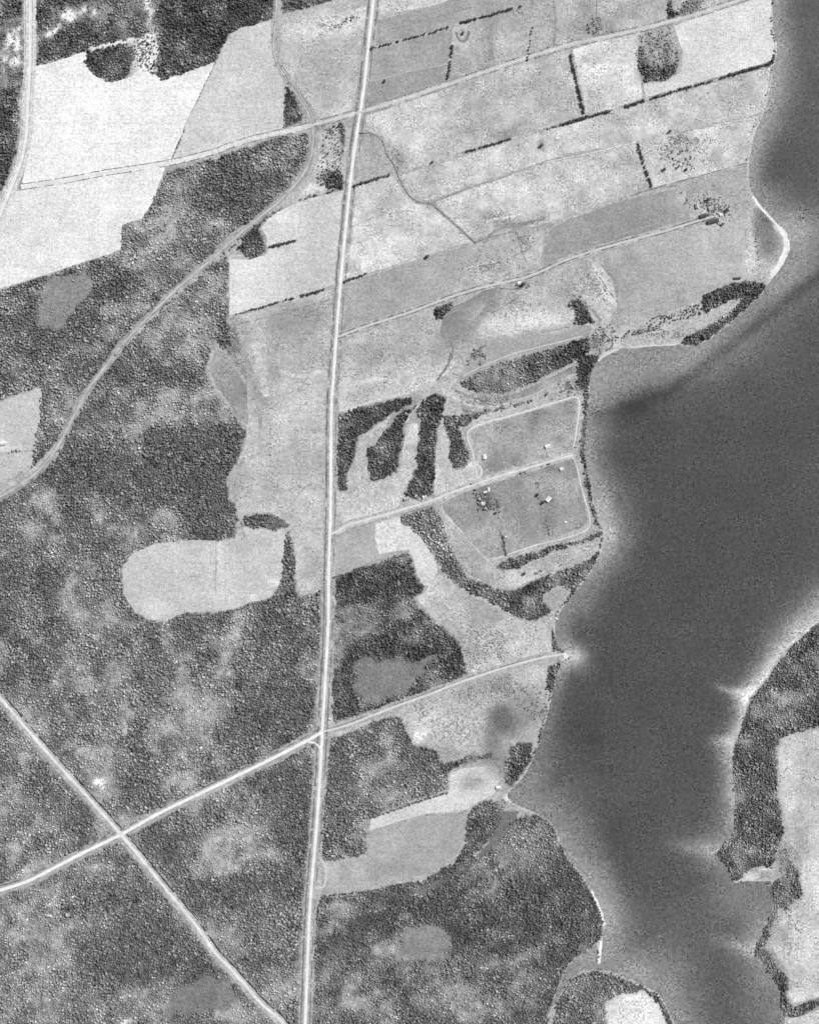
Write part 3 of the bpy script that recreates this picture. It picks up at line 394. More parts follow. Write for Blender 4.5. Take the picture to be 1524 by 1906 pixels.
# ------------------------------------------------------------------ fields: sheets of crop lying on the ground
FMOD = PATCH+[(1275, 370, 20, 22, 0, 205, .7), (1335, 405, 28, 14, 0, 208, .6), (1385, 450, 14, 60, 0, 200, .5), (1340, 500, 40, 25, 0, 190, .6), (975, 585, 22, 22, 0, 234, .9), (1030, 606, 40, 10, -6, 228, .9), (895, 585, 22, 22, 40, 205, .6), (820, 690, 22, 12, -30, 206, .7), (850, 660, 14, 8, 0, 208, .6), (830, 705, 14, 8, -30, 150, .7), (1200, 540, 8, 40, 0, 165, .4), (1250, 500, 30, 30, 0, 186, .4), (470, 180, 60, 30, -15, 190, .5), (450, 80, 40, 20, -10, 190, .4), (610, 130, 35, 50, 0, 170, .8), (600, 50, 60, 20, -10, 224, .9), (545, 60, 20, 20, 0, 215, .6), (612, 128, 55, 38, 0, 172, .9), (640, 140, 18, 50, 0, 195, .4), (580, 210, 25, 20, 0, 200, .4),
 (910, 50, 12, 60, 4, 150, .7), (1085, 20, 16, 28, 5, 145, .75), (1050, 50, 18, 30, 0, 185, .3), (1010, 25, 16, 20, 0, 155, .3), (935, 250, 26, 12, -15, 148, .8), (945, 210, 22, 18, 0, 212, .6), (1060, 180, 18, 30, -10, 165, .5), (890, 170, 40, 14, -16, 175, .4), (750, 215, 20, 12, 0, 160, .3), (1100, 110, 25, 12, -15, 175, .5), (1150, 160, 35, 40, 0, 222, .5), (1180, 170, 14, 8, 0, 240, .8), (1265, 70, 14, 16, 0, 240, .8), (1007, 272, 6, 9, 0, 130, .9), (740, 300, 14, 18, 0, 125, .6), (730, 295, 8, 8, 0, 110, .6), (1050, 310, 22, 14, -15, 180, .4), (940, 350, 40, 12, -15, 208, .5), (1060, 300, 9, 30, 10, 212, .6), (920, 405, 30, 12, 10, 145, .75), (960, 420, 30, 8, -15, 145, .7), (1010, 400, 22, 10, -15, 165, .5), (960, 395, 30, 9, -5, 215, .5), (1190, 330, 22, 20, 0, 180, .4), (1310, 170, 50, 12, -18, 200, .4), (1370, 210, 45, 14, -25, 215, .5), (1360, 170, 40, 25, -15, 180, .4), (1290, 200, 25, 20, 0, 200, .3),
 (540, 410, 40, 22, 20, 230, .9), (460, 500, 40, 30, 0, 232, .9), (450, 560, 35, 20, -20, 230, .8), (500, 520, 45, 25, 0, 215, .5), (590, 420, 40, 40, 0, 195, .6), (600, 500, 40, 30, 0, 185, .5), (500, 620, 60, 30, -15, 155, .6), (560, 590, 60, 28, -15, 153, .85), (480, 650, 14, 60, 0, 208, .7), (475, 720, 8, 60, -25, 150, .5), (490, 780, 14, 60, 0, 158, .5), (450, 870, 26, 60, 10, 175, .5), (590, 740, 40, 50, 0, 205, .6), (550, 790, 60, 40, 0, 200, .5), (570, 870, 40, 25, 0, 176, .5), (500, 850, 40, 50, 0, 188, .4), (600, 890, 16, 60, 0, 172, .5), (560, 670, 50, 20, 0, 178, .5), (530, 940, 50, 14, 0, 182, .6), (470, 950, 35, 12, 0, 208, .5), (580, 985, 30, 14, 0, 208, .6), (590, 1040, 25, 30, 0, 172, .7), (560, 1090, 25, 12, -25, 205, .7), (440, 1050, 26, 20, 0, 205, .4), (410, 1030, 14, 30, 0, 222, .7), (480, 1010, 30, 14, 0, 178, .5), (515, 1085, 6, 22, -60, 240, .9), (500, 1100, 16, 8, -40, 215, .6), (470, 1115, 10, 7, 0, 240, .9), (300, 1080, 40, 30, 0, 196, .5), (455, 1045, 5, 30, 0, 170, .5), (400, 1060, 4, 40, 0, 165, .5), (262, 1040, 22, 12, 0, 190, .4),
 (755, 430, 14, 6, 0, 145, .6), (660, 400, 12, 8, 0, 232, .8), (700, 390, 30, 12, -20, 170, .5), (660, 460, 20, 30, 0, 205, .5), (770, 400, 22, 10, 0, 215, .5), (720, 290, 14, 30, 0, 165, .4), (680, 320, 12, 10, 0, 160, .4), (780, 470, 22, 8, -15, 178, .6), (860, 490, 50, 18, -8, 168, .7), (900, 470, 60, 14, -14, 176, .6), (1000, 445, 20, 12, -25, 195, .6), (830, 420, 30, 20, 0, 205, .3), (960, 480, 25, 25, 0, 180, .6),
 (680, 650, 30, 20, 0, 165, .5), (770, 640, 40, 30, 0, 172, .5), (650, 690, 16, 40, 0, 208, .6), (710, 700, 50, 20, -15, 195, .5), (780, 680, 30, 20, -20, 200, .5), (640, 760, 14, 12, 0, 215, .8), (740, 740, 50, 9, -15, 205, .7),
 (940, 800, 40, 20, 0, 150, .5), (1030, 790, 25, 25, 0, 172, .5), (920, 870, 20, 14, 0, 120, .5), (1035, 815, 14, 10, 0, 130, .5), (880, 950, 30, 30, 0, 145, .6), (870, 1000, 30, 20, 30, 180, .6), (1000, 960, 40, 40, 0, 158, .4), (1060, 950, 14, 40, 0, 172, .5), (1020, 870, 14, 9, 0, 125, .6), (920, 1010, 22, 30, 0, 162, .5), (900, 930, 14, 12, 0, 100, .7),
 (740, 1000, 30, 18, 0, 222, .8), (720, 985, 22, 18, 0, 200, .3), (830, 1120, 40, 20, 20, 195, .5), (900, 1130, 30, 14, 30, 165, .6), (920, 1190, 45, 20, 0, 185, .5), (960, 1200, 20, 8, -20, 215, .6), (870, 1210, 30, 20, 0, 165, .5), (990, 1180, 30, 20, 0, 200, .5), (1090, 1018, 30, 9, -18, 195, .6), (1000, 1050, 60, 12, -18, 165, .5), (860, 1060, 26, 20, 40, 170, .5), (790, 1120, 12, 9, 30, 222, .7),
 (880, 1455, 25, 12, 0, 150, .7), (850, 1435, 25, 8, -10, 215, .6), (845, 1475, 10, 10, 0, 222, .7), (720, 1640, 60, 8, -10, 185, .6), (620, 1630, 14, 25, 0, 205, .7), (608, 1605, 8, 20, 0, 215, .5), (700, 1595, 30, 8, 0, 185, .4), (20, 760, 40, 22, 0, 198, .4), (180, 160, 90, 25, 0, 240, .5), (300, 240, 50, 40, 0, 226, .5), (100, 300, 60, 25, 0, 240, .4), (270, 370, 30, 40, 20, 240, .6), (100, 420, 80, 35, 0, 222, .5), (220, 90, 40, 14, -15, 240, .8), (280, 60, 14, 14, 0, 240, .8), (1250, 110, 30, 30, 0, 200, .6), (1225, 105, 14, 8, 0, 225, .8), (1210, 95, 8, 5, 0, 230, .8)]
def jitter_poly(pts, step=5.0, amp=0.9, seed=0):
    q = resample(list(pts)+[pts[0]], step)
    if math.dist(q[-1], q[0]) < step*0.5: q = q[:-1]
    a = np.array(q)
    dx = (vnoise(a[:, 0], a[:, 1], 7, 200+seed)-.5)*2*amp; dy = (vnoise(a[:, 0], a[:, 1], 7, 300+seed)-.5)*2*amp
    return [(float(p[0]+u), float(p[1]+v)) for p, u, v in zip(a, dx, dy)]
def sheet(name, pts, tonev, m, zz, spacing=10, amp=0.9, var=10, seed=0, mod=True):
    b = jitter_poly(pts, 5, amp, seed)
    xs = [p[0] for p in b]; ys = [p[1] for p in b]
    ax, ay = np.meshgrid(np.arange(min(xs)+spacing/2, max(xs), spacing), np.arange(min(ys)+spacing/2, max(ys), spacing))
    ax = ax.ravel(); ay = ay.ravel()
    ax = ax+RNG.uniform(-.25, .25, ax.shape)*spacing; ay = ay+RNG.uniform(-.25, .25, ay.shape)*spacing
    k = inpoly(ax, ay, b); ax = ax[k]; ay = ay[k]
    if len(ax): k = distline(ax, ay, b, True) > 2.0; ax = ax[k]; ay = ay[k]
    n = len(b)
    vs = [Vector(p) for p in b]+[Vector((float(u), float(v))) for u, v in zip(ax, ay)]
    r = delaunay_2d_cdt(vs, [], [list(range(n))], 1, 1e-5)
    vv = np.array([(p.x, p.y) for p in r[0]]); ff = [tuple(f) for f in r[2] if len(f) == 3]
    F = []
    for f in ff:
        a, c, d = vv[f[0]], vv[f[1]], vv[f[2]]
        cr = (c[0]-a[0])*(d[1]-a[1])-(c[1]-a[1])*(d[0]-a[0])
        F.append(f if cr < 0 else f[::-1])
    t = tonev+(fbm(vv[:, 0], vv[:, 1], 60, 400+seed, 4)-.5)*2*var+(fbm(vv[:, 0], vv[:, 1], 16, 440+seed, 2)-.5)*1.1*var
    if mod:
        hx, hy = warp(vv[:, 0], vv[:, 1], 7, 24, 120)
        for q in FMOD:
            if not (min(xs)-q[2]-q[3] < q[0] < max(xs)+q[2]+q[3] and min(ys)-q[2]-q[3] < q[1] < max(ys)+q[2]+q[3]): continue
            w = np.clip(ell(hx, hy, q, 2.6), 0, 1)*q[6]; t = t*(1-w)+q[5]*w
    V = np.stack([(vv[:, 0]-762)*S, (953-vv[:, 1])*S, np.full(len(vv), zz)], 1)
    o = link(name, mesh_np(name, V, F, alb(t), True), m); tag(o, kind='structure')
    return o
FIELDS = [
 ('field', 236, 'f', [(64, 124), (95, 117), (150, 99), (161, 95), (163, 126), (178, 142), (205, 153), (238, 146), (262, 130), (288, 139), (305, 149), (340, 137), (401, 115), (384, 150), (368, 185), (350, 220), (335, 258), (319, 296), (250, 309), (150, 328), (42, 343), (50, 300), (58, 250), (62, 180)]),
 ('field', 228, 'f', [(24, 358), (60, 350), (150, 336), (230, 322), (308, 310), (295, 346), (286, 372), (276, 392), (262, 408), (228, 418), (226, 464), (200, 474), (150, 490), (100, 506), (50, 523), (-70, 556), (-70, 520), (2, 412)]),
 ('field', 207, 'f', [(404, 112), (412, 95), (422, 76), (434, 58), (452, 51), (505, 38), (505, 95), (512, 122), (530, 155), (527, 238), (478, 252), (428, 265), (380, 284), (322, 296), (337, 258), (352, 220), (370, 185)]),
 ('field', 196, 'm', [(526, 30), (560, 20), (600, 8), (640, 24), (685, 10), (680, 40), (675, 85), (668, 140), (662, 175), (655, 204), (620, 215), (592, 222), (585, 205), (566, 178), (545, 148), (526, 118), (521, 90)]),
 ('field', 207, 'm', [(706, 28), (800, 12), (870, -12), (706, -20)]),
 ('field', 165, 'f', [(703, 38), (800, 14), (870, -10), (985, -12), (975, 8), (900, 28), (800, 59), (698, 86)]),
 ('field', 162, 'f', [(696, 94), (800, 66), (843, 52), (840, 95), (832, 118), (760, 132), (688, 150)]),
 ('field', 154, 'f', [(688, 152), (760, 135), (832, 120), (828, 154), (760, 176), (682, 198)]),
 ('field', 178, 'm', [(848, 50), (900, 33), (988, 8), (994, -12), (990, 60), (980, 108), (900, 133), (834, 155), (842, 95)]),
 ('field', 172, 'm', [(1000, -12), (1106, -12), (1106, 68), (1050, 82), (985, 106), (994, 50)]),
 ('field', 178, 'm', [(1112, -12), (1238, -12), (1240, 36), (1112, 68)]),
 ('meadow', 192, 'm', [(678, 216), (720, 204), (800, 176), (880, 149), (950, 125), (1058, 92), (1068, 130), (1083, 212), (1020, 236), (950, 256), (865, 280), (800, 304), (748, 320), (728, 280), (712, 254), (680, 242)]),
 ('meadow', 208, 'm', [(1066, 92), (1110, 79), (1186, 62), (1186, 110), (1196, 182), (1140, 202), (1091, 212), (1075, 140)]),
 ('field', 217, 'f', [(1254, 48), (1300, 32), (1380, 6), (1434, -10), (1434, 30), (1436, 60), (1441, 88), (1438, 112), (1345, 140), (1260, 164), (1200, 182), (1198, 156), (1235, 152), (1266, 136), (1270, 100)]),
 ('meadow', 192, 'm', [(790, 314), (865, 290), (950, 262), (1090, 222), (1200, 191), (1345, 149), (1432, 124), (1428, 165), (1415, 210), (1320, 232), (1200, 262), (1060, 286), (1000, 304), (900, 338), (800, 374), (770, 370), (752, 345), (745, 325)]),
 ('meadow', 193, 'm', [(812, 376), (900, 342), (1010, 306), (1100, 288), (1182, 268), (1206, 346), (1150, 366), (1060, 402), (1000, 420), (960, 430), (900, 440), (880, 444), (845, 412), (815, 386)]),
 ('meadow', 200, 'm', [(1192, 262), (1240, 252), (1320, 236), (1412, 214), (1396, 250), (1390, 300), (1320, 322), (1260, 338), (1214, 348)]),
 ('field', 168, 'f', [(1322, 326), (1389, 306), (1389, 350), (1350, 362), (1328, 356)]),
 ('field', 154, 'f', [(1022, 430), (1050, 412), (1150, 376), (1280, 346), (1270, 385), (1285, 405), (1200, 432), (1120, 454), (1050, 477), (1010, 497), (1015, 460)]),
 ('field', 178, 'f', [(1125, 470), (1200, 448), (1262, 431), (1300, 420), (1385, 408), (1384, 470), (1392, 515), (1345, 528), (1290, 562), (1230, 585), (1165, 598), (1152, 560), (1140, 515)]),
 ('field', 208, 'f', [(504, 402), (540, 384), (575, 370), (640, 354), (634, 430), (628, 480), (622, 530), (560, 552), (505, 564), (428, 588), (427, 482), (466, 484), (498, 472), (496, 440), (486, 425)]),
 ('field', 184, 'm', [(428, 594), (505, 570), (560, 558), (618, 540), (614, 627), (610, 700), (605, 760), (603, 860), (602, 984), (540, 976), (500, 952), (452, 958), (442, 940), (427, 915), (424, 890), (442, 862), (458, 820), (460, 794), (446, 782), (440, 750), (462, 716), (454, 655), (444, 612)]),
 ('field', 160, 'm', [(402, 650), (424, 660), (446, 698), (460, 720), (462, 760), (462, 790), (446, 785), (430, 755), (402, 715), (390, 680)]),
 ('meadow', 196, 'm', [(654, 350), (732, 328), (752, 362), (775, 380), (800, 384), (838, 415), (876, 450), (800, 474), (740, 492), (682, 509), (645, 522), (650, 440)]),
 ('field', 167, 'f', [(642, 530), (682, 516), (740, 496), (800, 476), (870, 458), (880, 490), (850, 520), (840, 545), (800, 560), (760, 574), (700, 593), (640, 616), (638, 580)]),
 ('meadow', 184, 'm', [(874, 458), (940, 440), (1015, 428), (1010, 460), (1004, 497), (940, 518), (850, 542), (858, 515), (884, 490)]),
 ('meadow', 186, 'm', [(638, 636), (700, 610), (760, 590), (806, 575), (812, 620), (840, 650), (852, 680), (830, 710), (790, 722), (740, 740), (700, 748), (630, 768), (632, 700)]),
 ('field', 199, 'f', [(228, 1048), (250, 1029), (290, 1012), (340, 1005), (380, 1006), (410, 1006), (437, 1003), (446, 982), (470, 982), (505, 988), (530, 984), (532, 1020), (527, 1060), (518, 1090), (498, 1115), (470, 1119), (440, 1132), (400, 1139), (350, 1139), (330, 1146), (312, 1156), (276, 1153), (252, 1138), (237, 1113), (230, 1088)]),
 ('meadow', 190, 'm', [(548, 985), (602, 992), (600, 1050), (598, 1094), (560, 1110), (552, 1085), (550, 1040)]),
 ('field', 170, 'f', [(622, 1002), (652, 990), (694, 974), (700, 1030), (716, 1036), (680, 1050), (620, 1070)]),
 ('field', 206, 'f', [(696, 974), (744, 958), (746, 975), (766, 982), (782, 1000), (805, 1034), (815, 1062), (800, 1092), (788, 1090), (776, 1070), (768, 1040), (760, 1022), (704, 1032)]),
 ('meadow', 192, 'm', [(622, 922), (648, 916), (652, 880), (660, 850), (670, 815), (708, 788), (728, 770), (720, 792), (688, 820), (680, 842), (683, 872), (688, 902), (716, 892), (743, 881), (748, 848), (754, 812), (756, 790), (778, 788), (778, 830), (773, 865), (762, 892), (746, 922), (742, 944), (700, 955), (652, 968), (622, 980)]),
 ('meadow', 192, 'm', [(822, 782), (828, 802), (836, 822), (834, 852), (844, 876), (870, 872), (882, 868), (880, 895), (840, 910), (808, 924), (810, 860), (814, 800)]),
 ('paddock', 158, 'm', [(876, 804), (900, 792), (1000, 763), (1066, 743), (1073, 748), (1066, 838), (1000, 858), (930, 877), (894, 890), (890, 870), (884, 835)]),
 ('paddock', 156, 'm', [(896, 906), (940, 892), (1004, 873), (1070, 853), (1078, 900), (1090, 955), (1094, 972), (1082, 982), (1030, 1002), (940, 1032), (908, 1040), (870, 1000), (828, 952), (822, 940), (850, 922)]),
 ('meadow', 186, 'm', [(826, 962), (850, 985), (885, 1015), (910, 1045), (922, 1062), (955, 1062), (985, 1052), (1035, 1030), (1080, 1014), (1117, 1002), (1114, 1020), (1098, 1036), (1050, 1058), (1000, 1074), (958, 1094), (905, 1084), (874, 1070), (854, 1042), (838, 1005)]),
 ('meadow', 187, 'm', [(774, 1112), (792, 1100), (812, 1070), (830, 1074), (845, 1090), (880, 1110), (910, 1124), (935, 1140), (955, 1150), (990, 1160), (1028, 1146), (1026, 1170), (1026, 1212), (960, 1228), (880, 1252), (866, 1215), (845, 1178), (800, 1144)]),
 ('field', 208, 'f', [(690, 1524), (740, 1504), (800, 1484), (836, 1473), (836, 1442), (862, 1430), (925, 1425), (930, 1455), (918, 1480), (890, 1492), (868, 1506), (790, 1515), (688, 1546)]),
 ('field', 168, 'f', [(688, 1550), (790, 1519), (868, 1510), (864, 1565), (846, 1598), (800, 1624), (720, 1645), (640, 1660), (599, 1666), (600, 1610), (640, 1603), (672, 1595), (688, 1580)]),
 ('swale', 144, 'f', [(843, 570), (866, 561), (901, 540), (927, 536), (908, 563), (885, 593), (862, 620), (843, 639), (832, 631), (817, 624), (824, 593), (830, 585)]),
 ('swale', 163, 'f', [(882, 675), (904, 645), (927, 626), (973, 624), (1026, 617), (1076, 605), (1104, 610), (1092, 626), (1026, 648), (950, 668), (904, 688), (859, 708), (843, 703)]),
 ('field', 224, 'm', [(1110, 490), (1129, 506), (1142, 532), (1144, 552), (1133, 544), (1114, 513), (1098, 494)]),
 ('swale', 150, 'm', [(1114, 489), (1135, 500), (1149, 530), (1152, 562), (1164, 598), (1150, 590), (1146, 552), (1144, 528), (1131, 505)]),
 ('swale', 152, 'm', [(962, 732), (1000, 714), (1050, 690), (1078, 674), (1076, 690), (1040, 708), (1000, 730), (960, 742), (920, 742)]),
 ('field', 232, 'm', [(700, 976), (742, 962), (748, 985), (758, 1022), (706, 1031), (698, 1000)]),
 ('field', 200, 'f', [(-70, 778), (40, 733), (79, 722), (74, 800), (66, 836), (0, 842), (-70, 850)]),
 ('field', 190, 'f', [(-70, 855), (0, 846), (66, 840), (60, 862), (30, 885), (-10, 908), (-70, 930)]),
 ('field', 200, 'm', [(1454, 1376), (1482, 1368), (1530, 1358), (1600, 1350), (1600, 1960), (1460, 1960), (1466, 1896), (1490, 1892), (1540, 1874), (1540, 1850), (1478, 1868), (1466, 1850), (1474, 1828), (1464, 1806), (1450, 1790), (1438, 1765), (1440, 1735), (1455, 1700), (1495, 1672), (1492, 1600), (1470, 1570), (1464, 1530), (1452, 1480), (1448, 1410)]),
 ('field', 224, 'm', [(1132, 1872), (1160, 1852), (1200, 1848), (1226, 1872), (1238, 1906), (1245, 1960), (1140, 1960), (1132, 1906)]),
]
for k, (nm, t, mm, pts) in enumerate(FIELDS):
    sheet(nm, pts, t, M_field if mm == 'f' else M_mead, 0.12+0.004*(k % 9), spacing=8, var=18 if mm == 'f' else 34, seed=k, amp=0.9)

# ------------------------------------------------------------------ roads, lanes, tracks, ditches
def ribbon(name, pts, width, tonev, m, zz, jit=0.4, var=14, seed=1, offset=0.0, brk=None, kind='structure'):
    q = resample(pts, 4.0); V = []; T = []; F = []
    a = np.array(q); n = len(a)
    tg = np.gradient(a, axis=0); tg /= np.linalg.norm(tg, axis=1)[:, None]+1e-9
    nr = np.stack([-tg[:, 1], tg[:, 0]], 1)
    for i in range(n):
        c = a[i]+nr[i]*offset
        wl_ = width/2+(float(vnoise(c[0], c[1], 6, seed))-.5)*2*jit; wr_ = width/2+(float(vnoise(c[0], c[1], 6, seed+1))-.5)*2*jit
        t0 = tonev+(float(fbm(c[0], c[1], 16, seed+2, 3))-.5)*2*var
        for s_ in (-wl_, 0, wr_):
            p = c+nr[i]*s_; V.append(P(p[0], p[1], zz)); T.append(t0)
        if i:
            if brk is not None and float(vnoise(c[0], c[1], 9, seed+5)) < brk: continue
            b = 3*i
            F += [(b-3, b-2, b+1, b), (b-2, b-1, b+2, b+1)]
    o = link(name, mesh_np(name, V, F, alb(np.array(T)), True), m); tag(o, kind=kind); return o
RB = ribbon
RB('verge', MAIN, 24, 176, M_verge, 0.20, 2.4, 24, 1)
RB('verge', CROSS, 19, 174, M_verge, 0.204, 2.6, 18, 3)
RB('verge', DIAG, 18, 182, M_verge, 0.208, 2.6, 24, 5)
RB('verge', NWRD, 22, 212, M_verge, 0.212, 1.0, 8, 7)
RB('verge', EASTL, 13, 178, M_verge, 0.216, 1.5, 14, 9)
RB('verge', LANE3[:26], 10, 226, M_verge, 0.22, 1.2, 8, 11)
RB('verge', LANE3[25:50], 11, 210, M_verge, 0.22, 1.2, 10, 11)
RB('verge', LANE3[49:], 11, 190, M_verge, 0.22, 1.2, 16, 11)
RB('verge', LANE2, 12, 182, M_verge, 0.224, 1.2, 14, 13)
RB('verge', LANE1, 12, 188, M_verge, 0.228, 1.4, 12, 15)
RB('ditch', MAIN, 3.2, 128, M_verge, 0.24, 0.9, 18, 21, 8.2, .22)
RB('ditch', MAIN, 2.4, 134, M_verge, 0.242, 0.7, 18, 23, -8.5, .38)
RB('ditch', CROSS, 2.2, 110, M_verge, 0.244, 0.7, 12, 25, -7.5, .35)
RB('ditch', DIAG, 2.6, 70, M_verge, 0.246, 0.9, 14, 27, -8.2, .25)
for off, sd in ((-5.2, 31), (5.2, 33)):
    RB('ditch', LANE3, 1.5, 130, M_verge, 0.248, 0.5, 20, sd, off, .33)
    RB('ditch', LANE2, 1.6, 112, M_verge, 0.25, 0.5, 20, sd+4, off*0.7, .33)
RB('ditch', EASTL, 1.6, 135, M_verge, 0.252, 0.5, 14, 41, -3.6, .3)
RB('ditch', NWRD, 1.5, 165, M_verge, 0.254, 0.4, 10, 43, 8.8, .3)
RB('ditch', NWRD, 1.6, 185, M_verge, 0.256, 0.4, 10, 45, -4, .3)
RB('road', MAIN, 5.4, 236, M_road, 0.30, 0.35, 6, 51)
RB('road', CROSS, 5.6, 240, M_road, 0.304, 0.4, 6, 53)
RB('road', DIAG, 5.6, 226, M_road, 0.308, 1.0, 20, 55)
RB('road', NWRD, 5.0, 232, M_road, 0.312, 0.5, 5, 57)
RB('lane', EASTL, 3.8, 215, M_road, 0.316, 0.5, 8, 59)
RB('lane', LANE3[:44], 2.6, 226, M_road, 0.322, 0.5, 10, 60)
RB('lane', LANE3[43:], 3.2, 210, M_road, 0.32, 0.5, 12, 61)
RB('lane', LANE2, 2.5, 206, M_road, 0.324, 0.4, 8, 63)
RB('lane', LANE1, 4.0, 218, M_road, 0.328, 0.6, 8, 65)
RB('embankment', RAIL, 9, 160, M_verge, 0.26, 1.6, 24, 67)
RB('track', RAIL[:48], 2.0, 200, M_road, 0.29, 0.6, 22, 69, 2.2)
RB('track', RAIL[:48], 1.8, 190, M_road, 0.292, 0.6, 22, 71, -2.2, .2)
RB('track', RAIL[47:], 3.2, 190, M_road, 0.294, 1.2, 26, 72, 0.5, .12)
RB('embankment', RAIL2, 5, 190, M_verge, 0.264, 0.9, 12, 73)
RB('road', [(598, 1402), (596, 1392), (588, 1384), (572, 1380)], 3.5, 235, M_road, 0.333, 0.3, 6, 75)
RB('track', smooth([(585, 1652), (600, 1652), (606, 1640), (607, 1620), (602, 1606), (592, 1594)]), 4, 205, M_road, 0.336, 0.3, 6, 77)
# pale perimeter tracks of the two paddocks
RB('track', smooth([(888, 892), (884, 868), (880, 845), (872, 822), (870, 806), (880, 796), (905, 786), (950, 774), (1000, 759), (1050, 744), (1068, 739), (1077, 746), (1076, 775), (1071, 810), (1066, 836)]), 2.6, 222, M_road, 0.34, 0.4, 12, 79)
RB('track', smooth([(1066, 850), (1074, 872), (1080, 900), (1088, 930), (1095, 955), (1097, 978), (1085, 990), (1050, 1002), (1000, 1014), (950, 1030), (918, 1042)]), 2.6, 214, M_road, 0.344, 0.5, 16, 81)
RB('track', smooth([(888, 892), (896, 880), (890, 866), (876, 870)]), 3.5, 220, M_road, 0.348, 0.6, 10, 83)
RB('track', smooth([(890, 868), (888, 895)]), 2.0, 205, M_road, 0.352, 0.4, 10, 85)
RB('track', smooth([(822, 935), (826, 960), (845, 985), (875, 1010), (905, 1042), (925, 1060)]), 1.6, 205, M_road, 0.356, 0.4, 14, 87)
RB('track', smooth([(1090, 480), (1108, 492), (1125, 520), (1140, 545), (1143, 560)]), 2.2, 205, M_road, 0.36, 0.5, 10, 89)
RB('track', [(688, 152), (760, 134), (838, 117)], 2.0, 178, M_road, 0.2, 0.4, 6, 91)
RB('track', smooth([(862, 702), (884, 688), (950, 660), (1000, 647), (1055, 633), (1085, 625)]), 2.0, 205, M_road, 0.2, 0.4, 8, 93)
RB('track', smooth([(835, 728), (860, 722), (900, 738), (940, 748), (990, 735), (1030, 715)]), 2.0, 190, M_road, 0.204, 0.4, 8, 95)
RB('track', smooth([(262, 1150), (230, 1100), (226, 1050), (270, 1015), (330, 998)]), 1.8, 218, M_road, 0.2, 0.5, 8, 97)
RB('mark', [(861+11*math.cos(t/8), 62+(18 if math.sin(t/8) < 0 else 15)*math.sin(t/8)) for t in range(-2, 28)], 5, 138, M_verge, 0.2, 1.0, 12, 99)
for k_, (pp_, w_, t_) in enumerate([
 ([(640, 767), (700, 744), (760, 729), (800, 710), (830, 692), (850, 668)], 6, 206), ([(812, 708), (826, 690), (838, 668), (842, 648), (838, 636)], 6, 140),
 ([(800, 737), (780, 752), (765, 768), (756, 788)], 6, 196), ([(775, 742), (760, 752), (742, 770)], 4, 140), ([(905, 642), (885, 655), (870, 680)], 4, 138),
 ([(840, 722), (870, 738), (905, 746), (950, 745)], 5, 148), ([(835, 735), (870, 752), (905, 758), (960, 750)], 5, 204), ([(860, 762), (885, 768), (915, 764)], 5, 135),
 ([(1090, 600), (1110, 615), (1128, 640)], 5, 205), ([(1060, 545), (1080, 560), (1100, 575), (1120, 600)], 6, 150), ([(1150, 575), (1160, 540), (1155, 505)], 4, 168),
 ([(900, 452), (925, 428), (950, 420), (985, 414), (1015, 404)], 7, 150), ([(905, 412), (940, 405), (985, 395)], 6, 212), ([(865, 500), (900, 490), (950, 492)], 5, 200),
 ([(455, 650), (470, 700), (480, 750), (486, 800)], 9, 160), ([(475, 640), (488, 700), (498, 740)], 16, 194), ([(440, 870), (470, 850), (520, 840), (570, 820)], 10, 178),
 ([(520, 690), (560, 700), (600, 690)], 9, 200), ([(500, 930), (540, 910), (600, 905)], 11, 177), ([(660, 640), (690, 660), (720, 655), (760, 670)], 6, 165), ([(650, 720), (700, 705), (745, 712)], 8, 206)]):
    RB('swale', smooth(pp_), w_*.8, t_, M_mead, 0.165+.001*k_, 2.2, 20, 160+k_*3)
for k_, (pp_, w_, t_, b_) in enumerate([
 ([(1010, 303), (1090, 287), (1185, 264)], 2.0, 216, None), ([(1216, 351), (1290, 330), (1393, 303)], 1.8, 125, .3), ([(700, 62), (800, 36), (880, 12)], 1.6, 150, .2), ([(1110, 0), (1109, 30), (1107, 68)], 1.6, 120, .2),
 ([(1240, 200), (1320, 228), (1410, 205)], 1.4, 212, .2), ([(1190, 66), (1188, 110)], 1.4, 150, .3), ([(1030, 84), (1034, 40), (1030, 0)], 5, 158, None), ([(915, 110), (912, 60), (918, 32)], 8, 156, None), ([(1100, 452), (1160, 434), (1285, 398)], 1.4, 175, .3), ([(430, 606), (520, 585), (620, 556)], 3, 150, .3), ([(1195, 262), (1300, 240), (1400, 222)], 1.4, 150, .45)]):
    RB('ditch' if t_ < 200 else 'track', pp_, w_, t_, M_verge, 0.19+.001*k_, w_*.25, 18, 260+k_*3, 0, b_)
RB('stream', STREAM, 1.8, 120, M_verge, 0.2, 0.5, 12, 101)
RB('ditch', [(800, 379), (870, 350), (930, 333), (1000, 305), (1020, 300)], 1.2, 135, M_verge, 0.2, 0.4, 14, 103, 0, .3)
RB('ditch', smooth([(1150, 372), (1180, 362), (1215, 352), (1262, 345)]), 2.4, 140, M_verge, 0.2, 0.7, 14, 105, 0, .25)
RB('ditch', smooth([(880, 452), (920, 440), (960, 432), (965, 450), (985, 505)]), 1.4, 128, M_verge, 0.2, 0.4, 14, 107, 0, .3)
RB('ditch', smooth([(890, 497), (930, 488), (962, 474), (990, 460)]), 1.5, 120, M_verge, 0.2, 0.4, 14, 109, 0, .3)
RB('ditch', smooth([(980, 540), (958, 556), (935, 572), (910, 585)]), 1.4, 128, M_verge, 0.2, 0.4, 14, 111, 0, .25)
RB('ditch', smooth([(920, 535), (945, 538), (965, 538)]), 1.6, 105, M_verge, 0.2, 0.4, 14, 113)
RB('ditch', smooth([(1098, 492), (1118, 520), (1135, 545), (1150, 565)]), 1.4, 130, M_verge, 0.23, 0.4, 14, 115, 0, .2)
